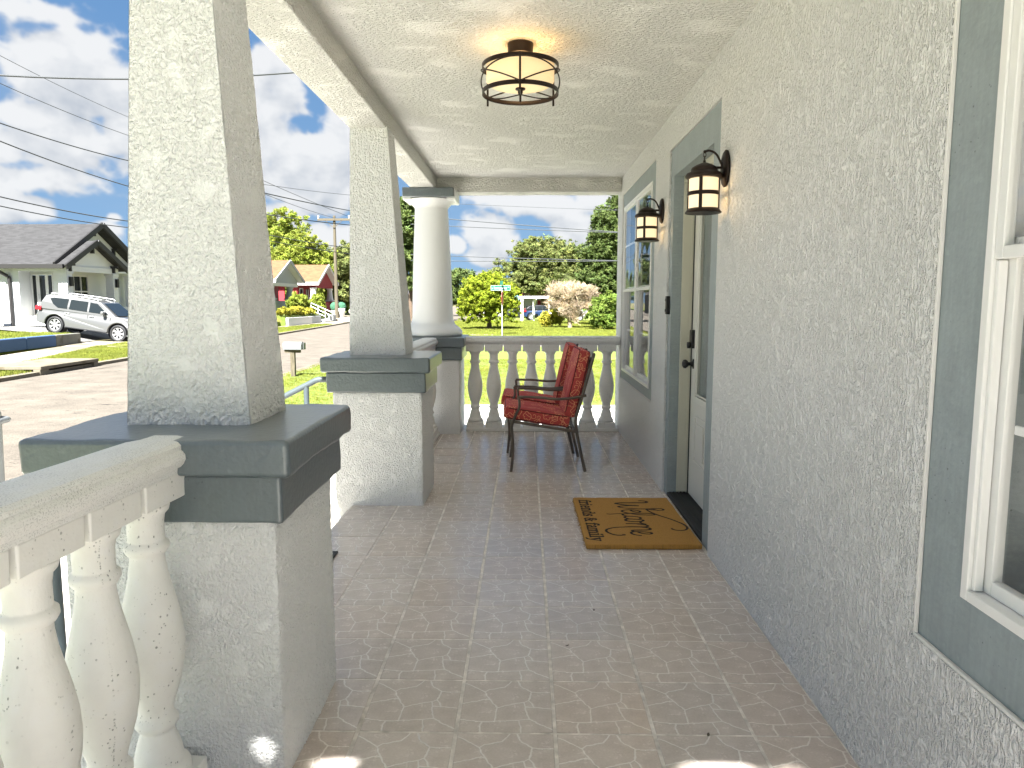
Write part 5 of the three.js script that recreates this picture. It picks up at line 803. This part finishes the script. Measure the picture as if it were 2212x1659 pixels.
const LM = { oak: leafMat(0.15, 0.18, 0.055), lime: leafMat(0.22, 0.27, 0.04), dark: leafMat(0.092, 0.135, 0.036), gold: leafMat(0.235, 0.295, 0.02), croton: leafMat(0.34, 0.33, 0.04), dry: std({ color: lin(0.42, 0.35, 0.25), roughness: 1 }), hedge: leafMat(0.14, 0.21, 0.035) };
// lumps: [x, y, z, rx, ry, rz] of the crown, in metres from the foot
function crown(parent, lumps, n, size, mat, seed, { geo = leafGeo, jitter = 0.35, shell = 0.55, clump = 0.16, skip } = {}) {
  const r = rng(seed), m = new THREE.InstancedMesh(geo, mat, n), q = new THREE.Quaternion(), M4 = new THREE.Matrix4(), e = new THREE.Euler(), col = new THREE.Color();
  const vol = lumps.map(l => l[3] * l[4] * l[5]), tot = vol.reduce((a, b) => a + b, 0); let k = 0, guard = 0;
  const gauss = () => (r() + r() + r() - 1.5) / 1.5;
  while (k < n && guard++ < n * 6) {
    let t = r() * tot, i = 0; while (t > vol[i] && i < vol.length - 1) t -= vol[i++]; const [x, y, z, a, b, c] = lumps[i];
    const u = r() * 2 - 1, ph = r() * 6.2832, s = Math.sqrt(1 - u * u), rad = Math.pow(shell + (1 - shell) * r(), 0.8) * (0.84 + 0.55 * n3(s * Math.cos(ph) * 2.6 + i * 5, u * 2.6, s * Math.sin(ph) * 2.6 + seed) + 0.16 * r() * r());
    const cx = x + a * rad * s * Math.cos(ph), cy = y + b * rad * u, cz = z + c * rad * s * Math.sin(ph), tone = 0.72 + 0.55 * r(), per = Math.min(n - k, 5 + Math.floor(r() * 14));
    for (let j = 0; j < per; j++) {
      const px = cx + gauss() * clump * a, py = cy + gauss() * clump * b, pz = cz + gauss() * clump * c; if (skip && skip(px, py, pz)) continue;
      const sc = size * (0.65 + 0.7 * r()); e.set((r() - 0.5) * 2, r() * 6.28, (r() - 0.5) * 2); q.setFromEuler(e); M4.compose(V(px, py, pz), q, V(sc, sc, sc)); m.setMatrixAt(k, M4);
      const v = tone * (0.8 + 0.4 * r()); col.setRGB(v * (0.9 + 0.25 * r()), v, v * (0.8 + 0.3 * r())); m.setColorAt(k, col); k++;
      if (k >= n) break;
    }
  }
  m.count = k; m.name = 'crown'; m.castShadow = m.receiveShadow = true; m.userData.kind = 'stuff'; parent.add(m); return m;
}
function limbs(parent, trunkH, r0, ends, mat, seed, name = 'trunk') {
  const r = rng(seed), a = []; const tap = (A, B, ra, rb) => { const N = 5; for (let i = 0; i < N; i++) { const p = A.clone().lerp(B, i / N), q = A.clone().lerp(B, (i + 1) / N); const g = new THREE.CylinderGeometry(mixf(ra, rb, (i + 1) / N), mixf(ra, rb, i / N), p.distanceTo(q) * 1.04, 8); g.applyQuaternion(new THREE.Quaternion().setFromUnitVectors(V(0, 1, 0), q.clone().sub(p).normalize())); const m = p.lerp(q, 0.5); a.push(g.translate(m.x, m.y, m.z)); } };
  const top = V((r() - 0.5) * 0.3, trunkH, (r() - 0.5) * 0.3); tap(V(0, -0.1, 0), top, r0, r0 * 0.7);
  for (const e of ends) { const E0 = V(...e), mid = top.clone().lerp(E0, 0.5).add(V((r() - 0.5) * 0.8, 0.3, (r() - 0.5) * 0.8)); tap(top, mid, r0 * 0.5, r0 * 0.32); tap(mid, E0, r0 * 0.32, r0 * 0.1); for (let k = 0; k < 3; k++) { const s = mid.clone().lerp(E0, 0.2 + 0.25 * k); tap(s, s.clone().add(V((r() - 0.5) * 1.6, 0.5 + r() * 0.8, (r() - 0.5) * 1.6).multiplyScalar(r0 * 4)), r0 * 0.16, r0 * 0.05); } }
  return add(name, merge(a), mat, parent);
}
function tree(name, label, [px, py], y, group, lumps, n, size, mat, seed, o = {}) {
  const p = Array.isArray(o.place) ? V(...o.place) : at(px, py, { y }), t = thing(name, label, o.category ?? 'tree', [p.x, y, p.z], 0, group);
  limbs(t, o.trunkH ?? 2, o.r ?? 0.3, lumps.slice(0, 7).map(l => [l[0] * 0.8, l[1], l[2] * 0.8]), o.bark ?? M.bark, seed);
  crown(t, lumps, n, size, mat, seed, o); return t;
}
// corner lot: golden rounded shrub, croton, dry shrub, dark flowering shrub, tall dense tree
tree('golden_shrub', 'large rounded golden green shrub behind the street sign', [1057, 711], YARD, null, [[0, 2.5, 0, 2.05, 1.5, 1.9], [-1.1, 2.0, 0.3, 1.3, 1.1, 1.2], [1.1, 2.1, 0.3, 1.2, 1.1, 1.2], [-0.2, 2.9, 0.2, 1.5, 1.05, 1.4], [-1.5, 1.2, 0.4, 0.8, 0.8, 0.8], [1.45, 1.2, 0.4, 0.75, 0.85, 0.8], [-0.5, 1.0, 0.9, 0.8, 0.75, 0.6], [0.7, 0.9, 0.9, 0.7, 0.6, 0.6]], 30000, 0.12, LM.gold, 11, { trunkH: 0.5, r: 0.22, category: 'shrub', shell: 0.7, clump: 0.10 });
tree('dry_shrub', 'pale dry leafless shrub on the corner lot beside the croton', [1232, 709], YARD, null, [[0, 1.7, 0, 1.0, 1.1, 0.9], [-0.9, 2.5, 0, 0.7, 0.75, 0.7], [1.1, 2.4, 0, 0.85, 0.55, 0.7], [0.1, 0.95, 0, 0.6, 0.7, 0.6], [0.2, 2.6, 0.2, 0.7, 0.6, 0.7], [-1.2, 1.5, 0, 0.5, 0.5, 0.5], [1.3, 1.5, 0, 0.5, 0.6, 0.5]], 3600, 0.5, LM.dry, 12, { trunkH: 0.6, r: 0.2, bark: M.paleBark, category: 'shrub', geo: twigGeo, shell: 0.3, clump: 0.2 });
tree('croton_shrub', 'yellow leaved croton shrub beside the dry shrub', [1192, 707], YARD, null, [[0, 0.75, 0, 0.95, 0.65, 0.8], [-0.5, 0.5, 0.2, 0.6, 0.45, 0.6], [0.5, 0.9, 0, 0.7, 0.55, 0.6]], 1500, 0.22, LM.croton, 13, { trunkH: 0.2, r: 0.06, category: 'shrub' });
tree('croton_shrub', 'yellow green shrub showing behind the dry shrub top', [1210, 700], YARD, null, [[0, 2.3, 0, 0.8, 0.7, 0.7], [0.5, 2.6, 0, 0.6, 0.5, 0.6], [-0.4, 1.6, 0, 0.5, 0.6, 0.5]], 1300, 0.2, LM.gold, 23, { trunkH: 1.2, r: 0.07, category: 'shrub' });
tree('flowering_shrub', 'leafy green shrub with orange tips under the tall dense tree', [1303, 712], YARD, null, [[0, 1.2, 0, 1.2, 1.1, 1.0], [0.6, 1.9, 0, 1.0, 0.8, 0.9], [-0.7, 0.9, 0.2, 0.7, 0.7, 0.7], [0.2, 0.5, 0.6, 1.0, 0.5, 0.6]], 4200, 0.2, LM.hedge, 14, { trunkH: 0.4, r: 0.1, category: 'shrub' });
tree('dense_tree', 'tall dense dark green tree at the edge of the corner lot', [1322, 703], YARD, null, [[0, 7.2, 0, 2.2, 2.6, 2.2], [-1.0, 5.6, 0, 2.0, 1.9, 2.0], [0.6, 9.2, 0, 1.5, 1.5, 1.5], [-1.2, 3.6, 0.4, 1.9, 1.7, 1.9], [1.4, 4.4, 0, 2.2, 2.4, 2.2], [-0.2, 2.0, 0.4, 1.7, 1.3, 1.5], [-0.6, 8.2, 0.2, 1.3, 1.3, 1.3]], 32000, 0.21, LM.dark, 15, { trunkH: 2.2, r: 0.28, shell: 0.6, clump: 0.12 });
tree('oak_tree', 'broad spreading oak tree behind the blue car', [1175, 686], -0.6, null, [[0, 6.2, 0, 4.6, 3.2, 4.2], [-4.0, 4.7, 0, 3.2, 2.3, 3.0], [3.4, 5.2, 0, 3.6, 2.6, 3.2], [-1.3, 8.0, 0, 3.0, 1.9, 2.8], [2.0, 7.4, 0, 2.8, 1.8, 2.8], [-6.2, 3.4, 0.5, 2.1, 1.5, 2.0], [-2.0, 4.0, 2, 3.0, 1.5, 2.4], [3.0, 3.5, 1.5, 2.8, 1.4, 2.4], [6.4, 5.2, 0, 2.6, 2.2, 2.6]], 34000, 0.27, LM.oak, 16, { trunkH: 2.6, r: 0.55, shell: 0.55, clump: 0.12 });
tree('background_tree', 'small distant tree left of the golden shrub', [1010, 668], -0.5, 'distant trees beyond the corner lot', [[0, 4.6, 0, 2.8, 2.2, 2.4], [-2.6, 3.6, 0, 2.2, 1.8, 2], [2.8, 3.4, 0, 2.4, 1.8, 2], [0.6, 2.4, 1, 3.4, 1.6, 2], [5, 3, 0, 2.2, 1.8, 2]], 6500, 0.5, LM.dark, 17, { place: [-9.5, -0.5, -104], trunkH: 1.6, r: 0.3 });
// palm in front of the oak
{ const b = at(1222, 690, { y: YARD }), p = thing('palm_tree', 'shaggy palm with a thatch of dead fronds before the oak', 'tree', [b.x, YARD, -62]); const k = rng(51);
  add('trunk', new THREE.CylinderGeometry(0.16, 0.2, 3.6, 10).translate(0, 1.8, 0), M.paleBark, p);
  const frond = (len, w) => { const pos = []; for (let i = 0; i < 12; i++) { const t0 = i / 12, y = t => 0.25 * Math.sin(t * 2.2) * len * 0.4 - t * t * len * 0.75, x = t0 * len; for (const s of [-1, 1]) { const l = w * (0.4 + Math.sin(t0 * 3)) ; pos.push(x, y(t0), 0, x + 0.10, y(t0 + 0.06), 0, x + 0.22, y(t0) - l * 0.5, s * l); } } const g = new THREE.BufferGeometry(); g.setAttribute('position', new THREE.Float32BufferAttribute(pos, 3)); g.computeVertexNormals(); return g; };
  const fg = frond(2.0, 0.4); for (let i = 0; i < 22; i++) { const f = add('frond', fg, i < 15 ? LM.oak : LM.dry, p); f.position.set(0, i < 15 ? 3.6 : 3.3, 0); f.rotation.set(0, k() * 6.28, i < 15 ? 0.9 - k() * 0.9 : -0.7 - k() * 0.5, 'YXZ'); } }
// trees behind the orange-roofed houses, and along the far side of the street
const BT = 'trees behind the orange-roofed houses';
const bt = [[600, 96, 14.6, 4.6, 'lime', 'bright lime green tree rising highest behind the grey-gabled house'], [648, 92, 11.2, 3.8, 'lime', 'lime green tree behind the roof of the grey-gabled house'], [672, 108, 10.4, 4.0, 'oak', 'mid green tree behind the red-gabled house'], [712, 100, 9.2, 3.6, 'lime', 'thin-crowned light green tree over the red gable'], [752, 112, 11.6, 5.0, 'oak', 'broad green tree beyond the utility pole'], [790, 96, 10.4, 4.4, 'oak', 'leafy tree beside the second square pillar, past the pole']];
bt.forEach(([px, d, hh, w, m, label], i) => { const x = (px - 1135) / FPX * d; tree('street_tree', label, [0, 0], -0.5, BT, [[0, hh * 0.62, 0, w, hh * 0.28, w], [-w * 0.5, hh * 0.45, 0, w * 0.8, hh * 0.22, w * 0.7], [w * 0.5, hh * 0.5, 0, w * 0.8, hh * 0.2, w * 0.7], [0.2 * w, hh * 0.82, 0, w * 0.65, hh * 0.17, w * 0.6], [0, hh * 0.3, 1, w, hh * 0.16, w * 0.7]], 13000, 0.38, LM[m], 60 + i, { place: [x, -0.5, -d], trunkH: hh * 0.25, r: 0.35, clump: 0.13 }); });
tree('dark_tree', 'dark open tree seen between the second square pillar and the round column', [884, 690], -0.5, null, [[0, 9, 0, 2.8, 2.4, 2.6], [-1, 6.4, 0, 2.6, 2, 2.4], [0.8, 4.4, 0, 2.4, 1.6, 2], [0.4, 11, 0, 2.0, 1.6, 2]], 7000, 0.4, LM.dark, 71, { place: [-11.6, -0.5, -72], trunkH: 3, r: 0.3 });
// planting in front of the houses
const bush = (label, x, y, z, lumps, n, size, mat, seed) => { const t = thing('garden_bush', label, 'shrub', [x, y, z], 0, 'garden bushes before the houses'); add('stem', merge([rod([0, -0.1, 0], [0, 0.5, 0], 0.05, 6), rod([0, 0.2, 0], [0.3, 0.7, 0.1], 0.03, 6), rod([0, 0.2, 0], [-0.3, 0.7, -0.1], 0.03, 6)]), M.bark, t); crown(t, lumps, n, size, mat, seed); return t; };
bush('yellow flowering bed along the white retaining wall', -20.0, 0.15, -62, [[0, 0.3, 3, 0.5, 0.35, 1.6], [0, 0.35, 0, 0.5, 0.4, 2], [0, 0.3, -3, 0.5, 0.35, 2]], 2600, 0.2, LM.croton, 81);
bush('light green feathery bush before the grey porch', -20.9, 0.15, -65.6, [[0, 0.9, 0, 0.9, 0.9, 1.8]], 1800, 0.3, LM.lime, 82);
bush('light green feathery bush beside the garden steps', -20.9, 0.15, -71.4, [[0, 0.9, 0, 0.9, 0.9, 1.0], [0.4, 0.5, 0.4, 0.6, 0.5, 1]], 1800, 0.3, LM.lime, 83);
bush('green hedge past the utility pole', -20.5, -0.5, -96, [[0, 1.6, 0, 3.2, 1.3, 1.5], [2.6, 1.4, 0, 2, 1.1, 1.4], [-3, 1.4, 0, 2, 1.1, 1.4]], 3600, 0.4, LM.hedge, 84);
{ const h = thing('dark_house', 'dark low house hidden among the trees past the utility pole', 'house', [-21.5, -0.5, -108]); add('wall', box(-4, 5, 0, 2.9, -4, 0), std({ color: lin(0.06, 0.06, 0.065), roughness: 0.9 }), h); add('roof', quad([-4.6, 2.9, 0.5], [5.6, 2.9, 0.5], [5.6, 5.2, -3], [-4.6, 5.2, -3], 0.15), M.roofGrey, h); }
{ const h = thing('far_cottage', 'low white cottage with red roof behind the post frame', 'house', [2.5, -0.6, -92]); add('wall', box(-8, 8, 0, 2.7, -5, 0), M.whitePaint, h); add('roof', quad([-8.5, 2.7, 0.6], [8.5, 2.7, 0.6], [8.5, 4.4, -3], [-8.5, 4.4, -3], 0.15), std({ color: lin(0.30, 0.10, 0.06), map: T_shingle, roughness: 0.9 }), h); const w = part('window', h); add('pane', box(-5, -3.6, 1, 2.1, 0.0, 0.03), M.darkGlass, w); const d = part('door', h); add('leaf', box(-1, 0, 0, 2.1, 0.0, 0.03), M.redPaint, d); }
// the tree behind the porch end, whose crown lets a few flecks of sun through to the floor
{
  const foot = V(-3.3, YARD, 4.4), t = thing('shade_tree', 'leafy tree shading the open end of the porch', 'tree', [foot.x, foot.y, foot.z]);
  const spots = [[-0.54, 0.0, -1.93, 0.05], [0.58, 0.0, -1.95, 0.07], [0.75, 0.0, -1.965, 0.04], [0.46, 0, -1.93, 0.03], [-0.72, 0.09, -1.82, 0.008]];
  const skip = (x, y, z) => { const p = V(x, y, z).add(foot); for (const [a, b, c, r] of spots) { const q = p.clone().sub(V(a, b, c)), k = q.dot(SUN); if (q.addScaledVector(SUN, -k).length() < r + 0.045) return true; } return false; };
  const lumps = [[2.2, 5.3, -2.2, 1.3, 0.7, 1.1], [3.3, 5.4, -2.1, 1.2, 0.7, 1.1], [1.2, 5.1, -2.0, 1.2, 0.8, 1.1], [2.6, 5.9, -1.5, 1.4, 0.7, 1.0], [4.2, 5.5, -2.0, 0.9, 0.6, 1.0], [1.0, 5.9, -1.0, 1.3, 0.8, 1.2]];
  limbs(t, 3.4, 0.2, [[1.6, 5.6, -1.4], [2.6, 5.4, -2.0], [1.0, 5.6, -1.0], [3.6, 5.5, -1.9]], M.bark, 91); crown(t, lumps, 26000, 0.085, LM.oak, 92, { skip, shell: 0.1, clump: 0.22 });
}
// ---------------------------------------------------------------- grass
{
  const blade = (() => { const pos = [], r = rng(2); for (let k = 0; k < 7; k++) { const a = r() * 6.28, l = 0.5 + 0.5 * r(), b = (r() - 0.5) * 1.1, w = 0.07, ox = (r() - 0.5) * 0.9, oz = (r() - 0.5) * 0.9, c = Math.cos(a), s = Math.sin(a); pos.push(ox - c * w, 0, oz - s * w, ox + c * w, 0, oz + s * w, ox + s * b, l, oz - c * b); } const g = new THREE.BufferGeometry(); g.setAttribute('position', new THREE.Float32BufferAttribute(pos, 3)); g.computeVertexNormals(); return g; })();
  const gm = leafMat(0.16, 0.205, 0.035, 0.35);
  const inside = (x, z, P) => { let c = false; for (let i = 0, j = P.length - 1; i < P.length; j = i++) { const [xi, zi] = P[i], [xj, zj] = P[j]; if ((zi > z) !== (zj > z) && x < (xj - xi) * (z - zi) / (zj - zi) + xi) c = !c; } return c; };
  const patch = (label, P, y, n, size, seed, fn) => { const r = rng(seed), xs = P.map(p => p[0]), zz = P.map(p => p[1]), x0 = Math.min(...xs), x1 = Math.max(...xs), z0 = Math.min(...zz), z1 = Math.max(...zz), m = new THREE.InstancedMesh(blade, gm, n), M4 = new THREE.Matrix4(), q = new THREE.Quaternion(), col = new THREE.Color(); let k = 0, g = 0; while (k < n && g++ < n * 4) { const x = mixf(x0, x1, r()), z = mixf(z0, z1, r()); if (!inside(x, z, P)) continue; const s = size * (0.6 + 0.8 * r()) * (0.8 + 0.6 * n3(x * 1.3, 0, z * 1.3)); q.setFromAxisAngle(V(0, 1, 0), r() * 6.28); M4.compose(V(x, typeof y === 'function' ? y(x, z) : y, z), q, V(s, s * 0.8, s)); m.setMatrixAt(k, M4); const v = 0.75 + 0.5 * r() + 0.35 * n3(x * 0.7, 3, z * 0.7); col.setRGB(v * (1 + 0.25 * r()), v, v * 0.8); m.setColorAt(k++, col); } m.count = k; m.name = numbered('grass'); m.castShadow = m.receiveShadow = true; m.userData = { kind: 'stuff', label, category: 'grass' }; scene.add(m); };
  patch('mown grass of the near lawn and roadside', [[-3.7, -10.3], [-3.7, -13.4], [3, -13.4], [3, -24], [-6.5, -24], [-6.5, -10.3]], YARD - 0.005, 30000, 0.07, 1);
  patch('bright grass on the corner lot', [[-5.4, -41.1], [9, -41.1], [11, -72], [-7, -72]], YARD - 0.005, 42000, 0.16, 2);
  patch('grass verge along the far kerb', [[farKerb(-12) - 0.25, -12], [farKerb(-32) - 0.25, -32], [-19.6, -35.0], [-18.9, -31], [-16.0, -21.4], [-15, -12]], YARD - 0.045, 22000, 0.12, 3);
  patch('grass in the raised garden behind the blue wall', [[-20.0, -16], [-20.7, -25], [-21.5, -33.4], [-23.2, -34.0], [-26.5, -35.0], [-30, -35.5], [-30, -16]], -0.175, 16000, 0.13, 4);
  patch('grass verge before the orange-roofed houses', [[farKerb(-42) - 0.3, -42], [farKerb(-62) - 0.3, -62], [farKerb(-62) - 1.9, -62], [farKerb(-42) - 3.8, -42]], YARD - 0.035, 12000, 0.14, 5);
}
renderer.render(scene, camera);
